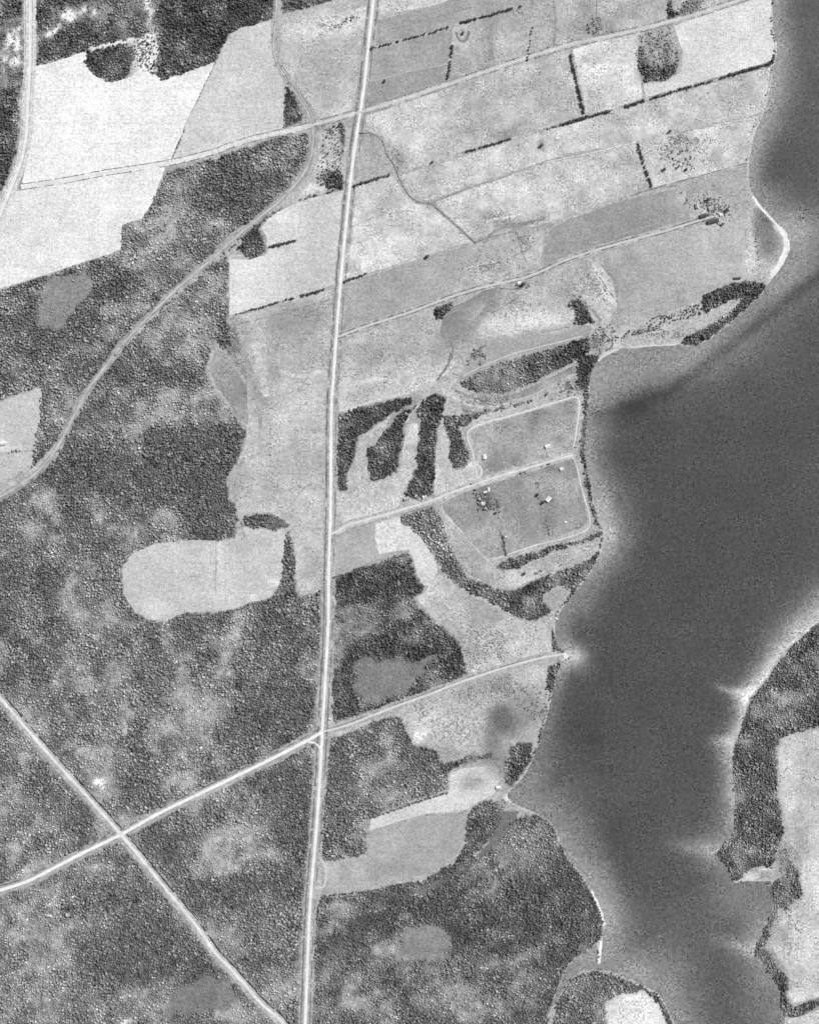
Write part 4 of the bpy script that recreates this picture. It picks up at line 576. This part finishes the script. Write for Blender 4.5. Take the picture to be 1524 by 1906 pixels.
RB('ditch', smooth([(960, 615), (1010, 618), (1060, 608)]), 1.2, 140, M_verge, 0.2, 0.4, 14, 117, 0, .3)
RB('ditch', smooth([(842, 650), (835, 670), (838, 690), (855, 700)]), 2.0, 125, M_verge, 0.2, 0.6, 14, 119, 0, .1)
RB('ditch', [(650, 425), (700, 402), (760, 392), (800, 400)], 1.2, 158, M_verge, 0.2, 0.4, 10, 121, 0, .3)
RB('ditch', smooth([(1125, 622), (1140, 640), (1125, 655)]), 2.6, 110, M_verge, 0.2, 0.6, 14, 123)
RB('ditch', [(402, 1000), (403, 1040), (401, 1100)], 1.3, 165, M_verge, 0.2, 0.4, 10, 125, 0, .3)
RB('beach', smooth([(1400, 365), (1410, 380), (1425, 397), (1440, 413), (1452, 426), (1460, 440)]), 4.5, 232, M_sand, 0.06, .9, 9, 131)
RB('beach', smooth([(1450, 424), (1460, 440), (1463, 458), (1455, 480), (1446, 497), (1436, 512)]), 9, 232, M_sand, 0.064, 1.6, 8, 132)
RB('beach', [(1118, 1752), (1116, 1775), (1114, 1794)], 5, 246, M_sand, 0.07, 0.5, 4, 133)
RB('beach', smooth([(1100, 1658), (1110, 1678), (1119, 1700), (1124, 1722)]), 4.5, 238, M_sand, 0.06, 1.5, 8, 135)
RB('beach', smooth([(1180, 646), (1220, 643), (1260, 641)]), 3, 215, M_sand, 0.06, 0.9, 10, 137)
RB('beach', smooth([(1150, 650), (1132, 658), (1112, 672)]), 4, 210, M_sand, 0.065, 1.2, 10, 139)
RB('beach', [(1380, 1640), (1400, 1634), (1412, 1632)], 4, 215, M_sand, 0.06, 1.2, 10, 141)
RB('sandbank', smooth([(1042, 1800), (1040, 1812), (1042, 1822)]), 2.5, 215, M_sand, 0.06, .6, 10, 143)

# ------------------------------------------------------------------ woods
def template(kind, rng):
    if kind == 0:        # round broadleaf crown
        t = (1+5**.5)/2
        v = np.array([(-1, t, 0), (1, t, 0), (-1, -t, 0), (1, -t, 0), (0, -1, t), (0, 1, t), (0, -1, -t), (0, 1, -t), (t, 0, -1), (t, 0, 1), (-t, 0, -1), (-t, 0, 1)], float)
        v /= np.linalg.norm(v, axis=1)[:, None]
        v *= rng.uniform(0.6, 1.35, (12, 1)); v[:, 0] *= rng.uniform(.75, 1.3); v[:, 2] = v[:, 2]*0.95+1.0
        f = [(0, 11, 5), (0, 5, 1), (0, 1, 7), (0, 7, 10), (0, 10, 11), (1, 5, 9), (5, 11, 4), (11, 10, 2), (10, 7, 6), (7, 1, 8), (3, 9, 4), (3, 4, 2), (3, 2, 6), (3, 6, 8), (3, 8, 9), (4, 9, 5), (2, 4, 11), (6, 2, 10), (8, 6, 7), (9, 8, 1)]
        return v, np.array(f)
    n = 5                # conifer: two ragged skirts and a point
    v = [(0, 0, 3.0)]; f = []
    for r, zz in ((0.55, 1.7), (0.42, 1.5), (1.0, 0.35)):
        for i in range(n):
            a = 2*math.pi*(i+rng.uniform(-.2, .2))/n; q = r*rng.uniform(.6, 1.4); v.append((q*math.cos(a), q*math.sin(a), zz+rng.uniform(-.12, .12)))
    for i in range(n):
        j = (i+1) % n
        f.append((0, 1+i, 1+j)); f.append((1+i, 1+n+i, 1+n+j)); f.append((1+i, 1+n+j, 1+j)); f.append((1+n+i, 1+2*n+i, 1+2*n+j)); f.append((1+n+i, 1+2*n+j, 1+n+j))
    return np.array(v, float), np.array(f)
trng = np.random.default_rng(5)
TB = [template(0, trng) for _ in range(10)]; TC = [template(1, trng) for _ in range(8)]
def plant(name, x, y, rad, tonev, temps, hs, label, cat, zb=0.3):
    """x,y survey units; rad metres; one mesh of many crowns"""
    ti = RNG.integers(0, len(temps), len(x)); Vs = []; Fs = []; Ts = []; off = 0
    for k, (tv, tf) in enumerate(temps):
        m = ti == k; n = int(m.sum())
        if not n: continue
        a = RNG.uniform(0, 2*math.pi, n); ca, sa = np.cos(a), np.sin(a); r = rad[m]; h = r*hs*RNG.uniform(.8, 1.25, n)
        vx = (tv[None, :, 0]*ca[:, None]-tv[None, :, 1]*sa[:, None])*r[:, None]+((x[m]-762)*S)[:, None]
        vy = (tv[None, :, 0]*sa[:, None]+tv[None, :, 1]*ca[:, None])*r[:, None]+((953-y[m])*S)[:, None]
        vz = tv[None, :, 2]*h[:, None]+zb
        Vs.append(np.stack([vx, vy, vz], 2).reshape(-1, 3))
        Fs.append((tf[None]+(np.arange(n)*len(tv))[:, None, None]+off).reshape(-1, 3)); off += n*len(tv)
        jit = RNG.uniform(.6, 1.4, (n, len(tv)))
        Ts.append((tonev[m][:, None]*jit).ravel())
    me = mesh_np(name, np.concatenate(Vs), np.concatenate(Fs), np.concatenate(Ts))
    o = link(name, me, M_leaf); tag(o, label, cat, None, 'stuff'); return o
CR = 1.85   # crown albedo gain over film tone: crowns shade one another
def scatter(step, seed, x0=-70, x1=1594, y0=-70, y1=1976):
    r = np.random.default_rng(seed)
    ax, ay = np.meshgrid(np.arange(x0, x1, step), np.arange(y0, y1, step))
    ax[::2] += step/2
    ax = ax.ravel()+r.uniform(-.48, .48, ax.size)*step; ay = ay.ravel()+r.uniform(-.48, .48, ay.size)*step
    return ax, ay
ax, ay = scatter(3.42, 1)
sdx = shore_sd(ax, ay); k = sdx > 1.0; ax, ay = ax[k], ay[k]
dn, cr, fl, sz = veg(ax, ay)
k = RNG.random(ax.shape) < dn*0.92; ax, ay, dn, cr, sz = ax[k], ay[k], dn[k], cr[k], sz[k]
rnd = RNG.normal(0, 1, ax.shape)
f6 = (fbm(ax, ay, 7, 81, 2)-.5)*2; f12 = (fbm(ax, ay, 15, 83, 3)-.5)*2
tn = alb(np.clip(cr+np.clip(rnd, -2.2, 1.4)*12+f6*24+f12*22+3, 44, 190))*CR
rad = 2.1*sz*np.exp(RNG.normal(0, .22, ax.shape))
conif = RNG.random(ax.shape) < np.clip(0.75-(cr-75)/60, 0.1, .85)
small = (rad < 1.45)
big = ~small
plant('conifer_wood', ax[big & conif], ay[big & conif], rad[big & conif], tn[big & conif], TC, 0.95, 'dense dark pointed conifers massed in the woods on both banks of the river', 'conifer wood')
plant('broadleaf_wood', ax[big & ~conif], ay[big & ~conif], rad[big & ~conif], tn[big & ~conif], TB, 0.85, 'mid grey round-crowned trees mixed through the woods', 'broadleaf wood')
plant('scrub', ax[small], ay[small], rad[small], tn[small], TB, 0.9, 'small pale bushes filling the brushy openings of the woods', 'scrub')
# bushes on open ground, along ditches and on banks
bx, by, brd, bt = [], [], [], []
def bushes(pts, step, spread, r, t, p=1.0, gap=None, seed=0):
    for q in resample(pts, step):
        if random.random() > p: continue
        if gap is not None and float(vnoise(q[0], q[1], 12, 500+seed)) < gap: continue
        bx.append(q[0]+random.gauss(0, spread)); by.append(q[1]+random.gauss(0, spread)); brd.append(r*random.uniform(.6, 1.3)); bt.append(t*random.uniform(.8, 1.2))
for pts, g_ in [(WSHORE[1:14], .45), (WSHORE[42:57], .0), (WSHORE[57:66], .2), (WSHORE[66:74], .3), (WSHORE[92:112], .2)]:
    bushes([(p[0]-3.5, p[1]-1) for p in pts], 3.0, 1.6, 2.0, .05, .9, g_)
bushes([(805, 304), (865, 283)], 4, .8, 1.5, .05, .6, .4)
bushes(smooth([(928, 932), (930, 980), (940, 1035)]), 4, .8, 1.7, .045, .8, .4)
bushes([(936, 998), (942, 1036)], 2.6, .5, 2.2, .04)
bushes(smooth([(998, 880), (1005, 930), (1015, 965), (1024, 1005)]), 4, 1.3, 1.7, .045, .7, .5)
bushes([(964, 882), (980, 878)], 2.2, .7, 2.0, .04)
bushes([(1006, 868), (1072, 846)], 4.5, 1.4, 2.0, .045, .8, .4)
bushes(smooth([(905, 764), (930, 762), (990, 745), (1000, 738), (1070, 722)]), 2.8, 1.6, 2.6, .045, .9, .38)
bushes(RAIL[10:40], 3, 5.5, 1.3, .06, .5)
bushes([(p[0]+7, p[1]+5) for p in RAIL[80:]], 3.2, 2.0, 2.4, .05, .8, .3)
bushes(STREAM, 3.4, 1.0, 1.3, .06, .7, .4)
bushes([(728, 275), (742, 330)], 1.6, 5, 1.4, .08, .9)
bushes([(402, 116), (369, 184)], 3.5, .7, 1.4, .05, .8, .3)
bushes([(345, 240), (319, 300)], 3, .6, 1.5, .05, .8, .2)
bushes([(p[0], p[1]-6) for p in LANE3[66:]], 4.5, .8, 1.3, .06, .6, .45)
bushes([(10, 842), (40, 838)], 3, 1.5, 2.4, .05, .9, .3)
bushes([(1060, 345), (1150, 300)], 5, 3, 1.3, .08, .4)
bushes([(616, 1076), (700, 1050), (752, 1032)], 3.2, .8, 2.2, .045, .9, .2)
bushes([(600, 1668), (680, 1660), (760, 1642)], 3, 1.0, 2.4, .04, .95, .1)
bushes([(690, 1522), (760, 1498), (834, 1474)], 2.6, .8, 2.4, .04, .95, .1)
bushes([(1400, 395), (1412, 420), (1405, 440), (1412, 500)], 2.2, 2.5, 1.3, .07, .8, .4)
bushes([(1415, 400), (1430, 412)], 2, 2.5, 1.7, .05)
bushes([(1345, 1575), (1362, 1552)], 3, 1, 2.2, .05)
bushes([(530, 1100), (545, 1040), (540, 990)], 2.6, 2.6, 2.2, .06, .9)
bushes([(840, 225), (935, 260)], 2.2, 12, 1.2, .09, .5); bushes([(1060, 165), (1080, 205)], 2, 8, 1.2, .08, .6)
bushes([(1080, 112), (1110, 120)], 2, 7, 1.2, .09, .6); bushes([(1090, 165), (1110, 205)], 2.4, 8, 1.1, .08, .5)
for (cx, cy, sxx, syy, n, r, t) in [(1312, 378, 30, 20, 28, 1.9, .06), (1335, 402, 30, 14, 18, 1.8, .06), (1270, 300, 22, 20, 26, 2.0, .055), (1080, 580, 16, 22, 22, 2.4, .045), (890, 665, 10, 14, 16, 2.4, .05), (1118, 628, 12, 12, 20, 2.2, .05), (1055, 1060, 40, 14, 14, 2.0, .05), (1000, 1410, 8, 20, 10, 2.2, .05), (1265, 262, 16, 14, 60, 1.5, .08), (1240, 285, 10, 18, 30, 1.6, .07), (1300, 270, 20, 18, 40, 1.3, .09), (1330, 385, 22, 16, 50, 1.7, .06), (1235, 100, 16, 20, 60, 1.5, .07), (850, 1350, 50, 28, 230, 1.2, .09), (790, 1320, 25, 15, 40, 1.3, .08), (700, 660, 55, 35, 130, 1.2, .11), (1240, 620, 55, 9, 60, 1.5, .08), (905, 495, 55, 18, 120, 1.2, .09), (975, 450, 16, 14, 50, 1.3, .08), (900, 1200, 60, 30, 200, 1.3, .09), (1100, 530, 32, 28, 130, 1.3, .09), (960, 570, 45, 22, 90, 1.2, .1), (910, 745, 45, 12, 110, 1.5, .08), (1060, 720, 20, 14, 60, 1.6, .07), (1110, 640, 14, 18, 60, 1.7, .06), (610, 240, 22, 8, 30, 1.4, .07), (605, 45, 30, 14, 90, 1.1, .1), (560, 170, 18, 25, 40, 1.1, .09), (1470, 1720, 18, 60, 80, 1.5, .08), (1460, 1600, 12, 30, 50, 1.7, .07), (330, 985, 25, 18, 60, 1.4, .09), (905, 935, 10, 9, 30, 2.4, .045), (1440, 1400, 6, 25, 30, 1.5, .06), (1110, 50, 8, 16, 40, 1.4, .07), (1285, 15, 22, 14, 50, 1.6, .08), (960, 1470, 14, 12, 35, 1.5, .07), (925, 1500, 12, 9, 30, 1.8, .06), (990, 1525, 20, 8, 40, 1.5, .08), (445, 985, 10, 14, 25, 1.2, .09), (265, 100, 14, 22, 60, 1.3, .06), (940, 1285, 45, 14, 90, 1.5, .08), (925, 940, 9, 6, 16, 2.2, .05), (780, 925, 12, 5, 14, 1.5, .07), (475, 968, 20, 5, 30, 1.7, .05), (1460, 1660, 14, 20, 40, 1.6, .06)]:
    for _ in range(n):
        for _k in range(3):
            if _k == 0: ux, uy = random.gauss(cx, sxx*.6), random.gauss(cy, syy*.6)
            bx.append(ux+random.gauss(0, 1.6)); by.append(uy+random.gauss(0, 1.6)); brd.append(r*random.uniform(.4, 1.1)); bt.append(t*random.uniform(.7, 1.5))
HR = [[(692, 90), (767, 70), (832, 50)], [(858, 43), (908, 29), (971, 11)], [(842, 86), (832, 150)], [(1061, 103), (1087, 213)], [(870, 282), (950, 258)], [(1015, 241), (1138, 206)], [(1165, 198), (1325, 150)], [(1340, 145), (1434, 118)], [(1187, 268), (1212, 347)], [(642, 524), (682, 510)], [(430, 588), (604, 538)], [(502, 460), (552, 448)], [(650, 349), (728, 323)]]
for h_ in HR: bushes(h_, 2.6, .9, 1.9, .03, .9, .22)
bx, by, brd, bt = map(np.array, (bx, by, brd, bt))
k = shore_sd(bx, by) > 0.6
for pts, w_ in [(MAIN, 4), (CROSS, 4), (EASTL, 2.5), (LANE1, 2.6), (LANE2, 2.2), (LANE3, 2.5), (DIAG, 3)]: k &= distline(bx, by, pts) > w_
plant('bushes', bx[k], by[k], brd[k]*0.95, bt[k]*2.5, TB, 0.6, 'low dark bushes dotted over meadows, ditches and river bank', 'bushes', 0.2)

# ------------------------------------------------------------------ hedgerow trees, one by one
def crown_mesh(name, seed, lobes):
    r = np.random.default_rng(seed); V = []; F = []; off = 0
    t = (1+5**.5)/2
    for k in range(lobes):
        c = np.array([r.uniform(-.5, .5), r.uniform(-.5, .5), r.uniform(.75, 1.35)]) if k else np.array([0, 0, 1.15])
        tv, tf = template(0, r); tv[:, 2] -= 1.0
        q = tv*(r.uniform(.38, .6) if k else .78)+c
        V.append(q); F.append(tf+off); off += len(q)
    for k in range(90):                               # loose leaf sprays outside the mass
        d = r.normal(size=3); d[2] = abs(d[2])*.8; d /= np.linalg.norm(d)
        p = d*r.uniform(.8, 1.02)+np.array([0, 0, 1.0]); a = r.normal(size=3)*.13; b = r.normal(size=3)*.13
        V.append(np.stack([p, p+a, p+b])); F.append(np.array([[off, off+1, off+2]])); off += 3
    return mesh_np(name, np.concatenate(V), np.concatenate(F))
CROWNS = [crown_mesh('crown', 60+i, 6) for i in range(6)]
for c in CROWNS: c.materials.append(M_tree)
def trunk_mesh():
    V = []; F = []
    for lev, (r, z_) in enumerate(((.085, 0), (.05, .5), (.03, 1.2))):
        for i in range(6): a = i*math.pi/3; V.append((r*math.cos(a), r*math.sin(a), z_))
    for lev in range(2):
        for i in range(6): j = (i+1) % 6; b = lev*6; F.append((b+i, b+j, b+6+j, b+6+i))
    return mesh_np('trunk', V, F)
TRUNK = trunk_mesh(); TRUNK.materials.append(M_bark)
ntree = 0
def tree(x, y, r, label, group=None, h=1.0, name='hedgerow_tree'):
    global ntree
    e = bpy.data.objects.new(name, None); COL.objects.link(e); e.empty_display_size = 1
    e.location = P(x, y, 0.0); e.rotation_euler = (0, 0, random.uniform(0, 6.28))
    e.scale = (r, r*random.uniform(.85, 1.15), r*h)
    tag(e, label, 'tree', group)
    a = bpy.data.objects.new('trunk', TRUNK); COL.objects.link(a); a.parent = e
    b = bpy.data.objects.new('crown', CROWNS[ntree % 6]); COL.objects.link(b); b.parent = e
    ntree += 1
ORD = 'first second third fourth fifth sixth seventh eighth ninth tenth eleventh twelfth thirteenth fourteenth fifteenth sixteenth seventeenth eighteenth nineteenth twentieth'.split()
ORD += ['twenty-'+w for w in ORD[:9]]+['thirtieth']+['thirty-'+w for w in ORD[:9]]
ROWS = [   # course, spacing, crown radius, gap share, which end is counted from, which hedgerow
 ([(692, 90), (736, 79), (767, 70), (800, 62), (824, 54), (832, 50)], 5.6, 2.7, .22, 'left end', 'hedgerow between the grey northern fields'),
 ([(858, 43), (890, 34), (908, 29), (936, 21), (971, 11)], 5.4, 3.0, .18, 'left end', 'top edge hedgerow right of the ring mark'),
 ([(842, 86), (838, 120), (832, 150)], 5.0, 2.6, .05, 'top', 'short upright hedgerow closing the grey field'),
 ([(990, 52), (986, 80), (981, 112)], 6.0, 2.1, .1, 'top', 'thin upright hedgerow between northern pastures'),
 ([(1061, 103), (1068, 135), (1076, 170), (1087, 213)], 4.8, 3.1, 0, 'top', 'slanting hedgerow below the northern lane'),
 ([(870, 282), (905, 272), (950, 258)], 4.8, 2.6, .15, 'left end', 'western broken stretch, long hedgerow'),
 ([(1050, 231), (1090, 218), (1115, 212), (1138, 206)], 4.6, 3.4, 0, 'left end', 'long hedgerow around its junction'),
 ([(1165, 198), (1200, 187)], 4.6, 3.4, 0, 'left end', 'short solid clump, long hedgerow'),
 ([(1212, 183), (1238, 176), (1262, 167), (1290, 160), (1325, 150)], 5.4, 2.8, .3, 'left end', 'gappy middle stretch, long hedgerow'),
 ([(1340, 145), (1380, 133), (1434, 118), (1441, 104)], 4.6, 3.3, .03, 'left end', 'thick river end, long hedgerow'),
 ([(1187, 268), (1192, 290), (1202, 320), (1212, 347)], 4.8, 2.8, 0, 'top', 'slanting hedgerow left of overgrown plot'),
 ([(642, 524), (660, 518), (682, 510)], 5.0, 2.7, 0, 'main road', 'short hedgerow above the dark central field'),
 ([(470, 577), (505, 566), (545, 556)], 5.5, 2.2, .2, 'left end', 'thin hedgerow under pale western field'),
 ([(562, 552), (580, 546), (604, 538)], 4.6, 2.9, 0, 'left end', 'thick hedgerow piece near the main road'),
 ([(502, 460), (525, 453), (552, 448)], 4.8, 3.1, 0, 'left end', 'hedgerow jutting from the small grove'),
 ([(660, 345), (690, 336), (728, 323)], 4.8, 2.7, 0, 'main road', 'hedgerow leading to the stream bend'),
]
for pts, st, r, gap, end, lab in ROWS:
    n_ = 0
    for q in resample(pts, st):
        if random.random() < gap: continue
        tree(q[0]+random.gauss(0, .6), q[1]+random.gauss(0, .6), r*random.uniform(.75, 1.3), ORD[n_]+' tree from the '+end+' of the '+lab, 'trees of the '+lab, random.uniform(.9, 1.3)); n_ += 1
for x, y, r, lab in [(716, 151, 3.6, 'lone dark round tree standing in the grey field east of the main road'),
 (1007, 271, 4.4, 'lone blurred round tree in the meadow below the long hedgerow'),
 (804, 302, 3.2, 'lone small tree at the west end of the long hedgerow line'),
 (795, 478, 4.2, 'lone round tree at the north edge of the dark central field'),
 (1246, 245, 3.8, 'upright dark tree at the north west of the overgrown farm plot'),
 (861, 62, 3.6, 'dark tree inside the ring-shaped mark in the northern pasture'),
 (1352, 391, 4.4, 'dark tree east of the riverside farm buildings'),
 (975, 1067, 4.2, 'lone tree in the pale strip meadow below the lower paddock'),
 (973, 530, 4.4, 'dark tree beside the small square shed on the central lane'),
 (1000, 921, 3.8, 'dark tree just north west of the bright roofed house in the lower paddock'),
 (1010, 935, 4.0, 'dark tree touching the bright roofed house in the lower paddock'),
 (922, 955, 3.0, 'small tree south east of the dark thicket in the lower paddock'),
 (1276, 316, 3.4, 'small dark tree in the middle of the overgrown farm plot'),
 (1235, 315, 4.2, 'dark tree at the south west corner of the overgrown farm plot'),
 (1316, 372, 4.6, 'dark tree on the north side of the riverside farmyard')]:
    tree(x, y, r, lab, None, 1.3, 'lone_tree')
print('individual trees', ntree)

# ------------------------------------------------------------------ houses and sheds
def box_mesh(name, sx, sy, z0, z1, m):
    a, b = sx/2, sy/2
    V = [(-a, -b, z0), (a, -b, z0), (a, b, z0), (-a, b, z0), (-a, -b, z1), (a, -b, z1), (a, b, z1), (-a, b, z1)]
    F = [(0, 3, 2, 1), (4, 5, 6, 7), (0, 1, 5, 4), (1, 2, 6, 5), (2, 3, 7, 6), (3, 0, 4, 7)]
    me = mesh_np(name, V, F); me.materials.append(m); return me
def house(name, cat, x, y, sx, sy, rot, eave, rise, roofm, wallm, label, chimney=True, group=None, hip=False):
    e = bpy.data.objects.new(name, None); COL.objects.link(e); e.location = P(x, y, 0.1); e.rotation_euler = (0, 0, math.radians(rot))
    tag(e, label, cat, group)
    a, b = sx/2, sy/2
    # walls with gables
    V = [(-a, -b, 0), (a, -b, 0), (a, b, 0), (-a, b, 0), (-a, -b, eave), (a, -b, eave), (a, b, eave), (-a, b, eave)]
    F = [(0, 1, 5, 4), (1, 2, 6, 5), (2, 3, 7, 6), (3, 0, 4, 7)]
    me = bpy.data.meshes.new('wall')
    if not hip: V += [(-a, 0, eave+rise), (a, 0, eave+rise)]; F += [(4, 7, 8), (6, 5, 9)]
    me.from_pydata(V, [], F); me.materials.append(wallm); link('wall', me, None, e)
    o = .45; t = .18; z0 = eave-.15; zr = eave+rise+.12; c = (a*0.45 if hip else a+o)
    V = [(-a-o, -b-o, z0), (a+o, -b-o, z0), (a+o, b+o, z0), (-a-o, b+o, z0), (-c, 0, zr), (c, 0, zr)]
    V += [(p[0], p[1], p[2]-t) for p in V]
    F = [(0, 1, 5, 4), (2, 3, 4, 5), (6, 10, 11, 7), (8, 11, 10, 9), (0, 6, 7, 1), (2, 8, 9, 3)]
    if hip: F += [(1, 2, 5), (3, 0, 4), (7, 11, 8), (9, 10, 6), (1, 7, 8, 2), (3, 9, 6, 0)]
    else: F += [(1, 7, 11, 5), (5, 11, 8, 2), (3, 9, 10, 4), (4, 10, 6, 0)]
    me = bpy.data.meshes.new('roof'); me.from_pydata(V, [], F); me.materials.append(roofm); rf = link('roof', me, None, e)
    if chimney:
        ch = link('chimney', box_mesh('chimney', .8, .8, eave+rise*.6, eave+rise+1.1, M_brick), None, rf); ch.location = (a*.35, .5, 0)
    for sgn in (-1, 1):
        for fx in (-.28, .28):
            wdw = link('window', box_mesh('window', .9, .06, eave*.4, eave*.8, M_glass), None, e); wdw.location = (fx*sx, sgn*(b+.03), 0)
    d = link('door', box_mesh('door', 1.0 if chimney else 2.4, .07, 0.02, min(2.1, eave*.85), M_barnw), None, e); d.location = (0, -b-.04, 0)
    return e
for a in [
 ('house', 'house', 901, 850, 10, 7.5, 100, 3, 2.2, M_roofp, M_wall, 'bright roofed house near the west edge of the upper paddock'),
 ('house', 'house', 1019, 831, 11, 8, 15, 3, 2.4, M_roofp, M_wall, 'bright roofed house in the east half of the upper paddock'),
 ('house', 'house', 1045, 873, 7.5, 6, 20, 2.8, 2, M_roofp, M_wall, 'small bright roofed house just below the lane dividing the paddocks'),
 ('house', 'house', 1020, 929, 11.5, 9, 50, 3, 2.6, M_roofp, M_wall, 'largest bright roofed house, in the middle of the lower paddock'),
 ('house', 'house', 899, 937, 8, 7, 0, 2.8, 2, M_roofp, M_wall, 'bright roofed house west of the dark thicket in the lower paddock'),
 ('house', 'house', 927, 1466, 9, 7, 0, 3, 2.2, M_roofp, M_wall, 'white roofed house alone near the river bank in the south'),
 ('farmhouse', 'house', 1322, 388, 10, 8, 20, 4, 2.5, M_roofg, M_wall, 'grey roofed farmhouse in the middle of the riverside farmyard'),
 ('house', 'house', 790, 925, 9, 7, 15, 3, 2.2, M_roofp, M_wall, 'pale roofed house on the north side of the middle lane by the woods'),
]: house(*a)
for a in [
 ('shed', 'shed', 909, 911, 9, 4, 95, 2.6, 1.2, M_roofp, M_wall, 'long arm of the pale angled sheds north of the dark thicket'),
 ('shed', 'shed', 903, 916, 8, 3.6, 15, 2.4, 1.1, M_roofp, M_wall, 'short arm of the pale angled sheds north of the dark thicket'),
 ('shed', 'shed', 1052, 972, 4.5, 4, 0, 2.3, 1, M_roofp, M_wall, 'tiny bright shed near the south east corner of the lower paddock'),
 ('shed', 'shed', 1071, 831, 4, 3, 10, 2.3, .9, M_roofg, M_barnw, 'tiny grey shed by the river hedge at the end of the paddock lane'),
 ('shed', 'shed', 941, 999, 4, 3, 0, 2.2, .9, M_roofp, M_wall, 'tiny pale shed on the thin hedge line of the lower paddock'),
 ('shed', 'shed', 966, 527, 7, 6, 10, 3, 1.6, M_roofp, M_wall, 'small square pale shed with trees around it on the central lane'),
 ('barn', 'barn', 1308, 402, 14, 8, 15, 4.5, 3.4, M_roofd, M_barnw, 'dark roofed barn at the west side of the riverside farmyard'),
 ('barn', 'barn', 1326, 412, 24, 8, 14, 4.5, 3.2, M_roofd, M_barnw, 'longest dark roofed barn along the south edge of the riverside farmyard'),
 ('barn', 'barn', 1296, 384, 9, 7, 100, 4, 2.6, M_roofg, M_barnw, 'small grey roofed barn north west in the riverside farmyard'),
 ('shed', 'shed', 1343, 418, 7, 5, 40, 2.6, 1.3, M_roofd, M_barnw, 'dark roofed shed at the south east end of the riverside farmyard'),
 ('shed', 'shed', 1341, 400, 6, 5, 15, 2.6, 1.3, M_roofp, M_wall, 'bright roofed shed at the east side of the riverside farmyard'),
 ('boathouse', 'shed', 1371, 518, 15, 4, 3, 2.6, 1.2, M_roofd, M_barnw, 'narrow dark boathouse north of the river point trees'),
 ('barn', 'barn', 757, 928, 12, 7, 18, 4, 2.6, M_roofg, M_barnw, 'grey roofed barn where the middle lane meets the woods'),
 ('shed', 'shed', 774, 922, 7, 5, 100, 3, 1.5, M_roofp, M_barnw, 'pale roofed shed between the barn and house on the middle lane'),
 ('shed', 'shed', 879, 899, 6, 4, 20, 2.6, 1.2, M_roofg, M_barnw, 'grey shed at the gate between the two paddocks'),
 ('barn', 'barn', 7, 825, 12, 8, 10, 4, 2.6, M_roofp, M_wall, 'bright roofed barn in the field at the left edge'),
 ('shed', 'shed', 1036, 1152, 4, 3, 0, 2.2, .9, M_roofp, M_wall, 'tiny pale shed on the river bank below the riverside woods'),
 ('shed', 'shed', 614, 1338, 4, 4, 0, 2.4, 1, M_roofp, M_wall, 'tiny pale shed beside the main road above the crossroads'),
]: house(*a, chimney=False)
print('woods', len(ax), 'bushes', len(bx), 'tris', sum(sum(len(p.vertices)-2 for p in m.polygons) if len(m.polygons) < 50000 else len(m.polygons)*(len(m.polygons[0].vertices)-2) for m in bpy.data.meshes))
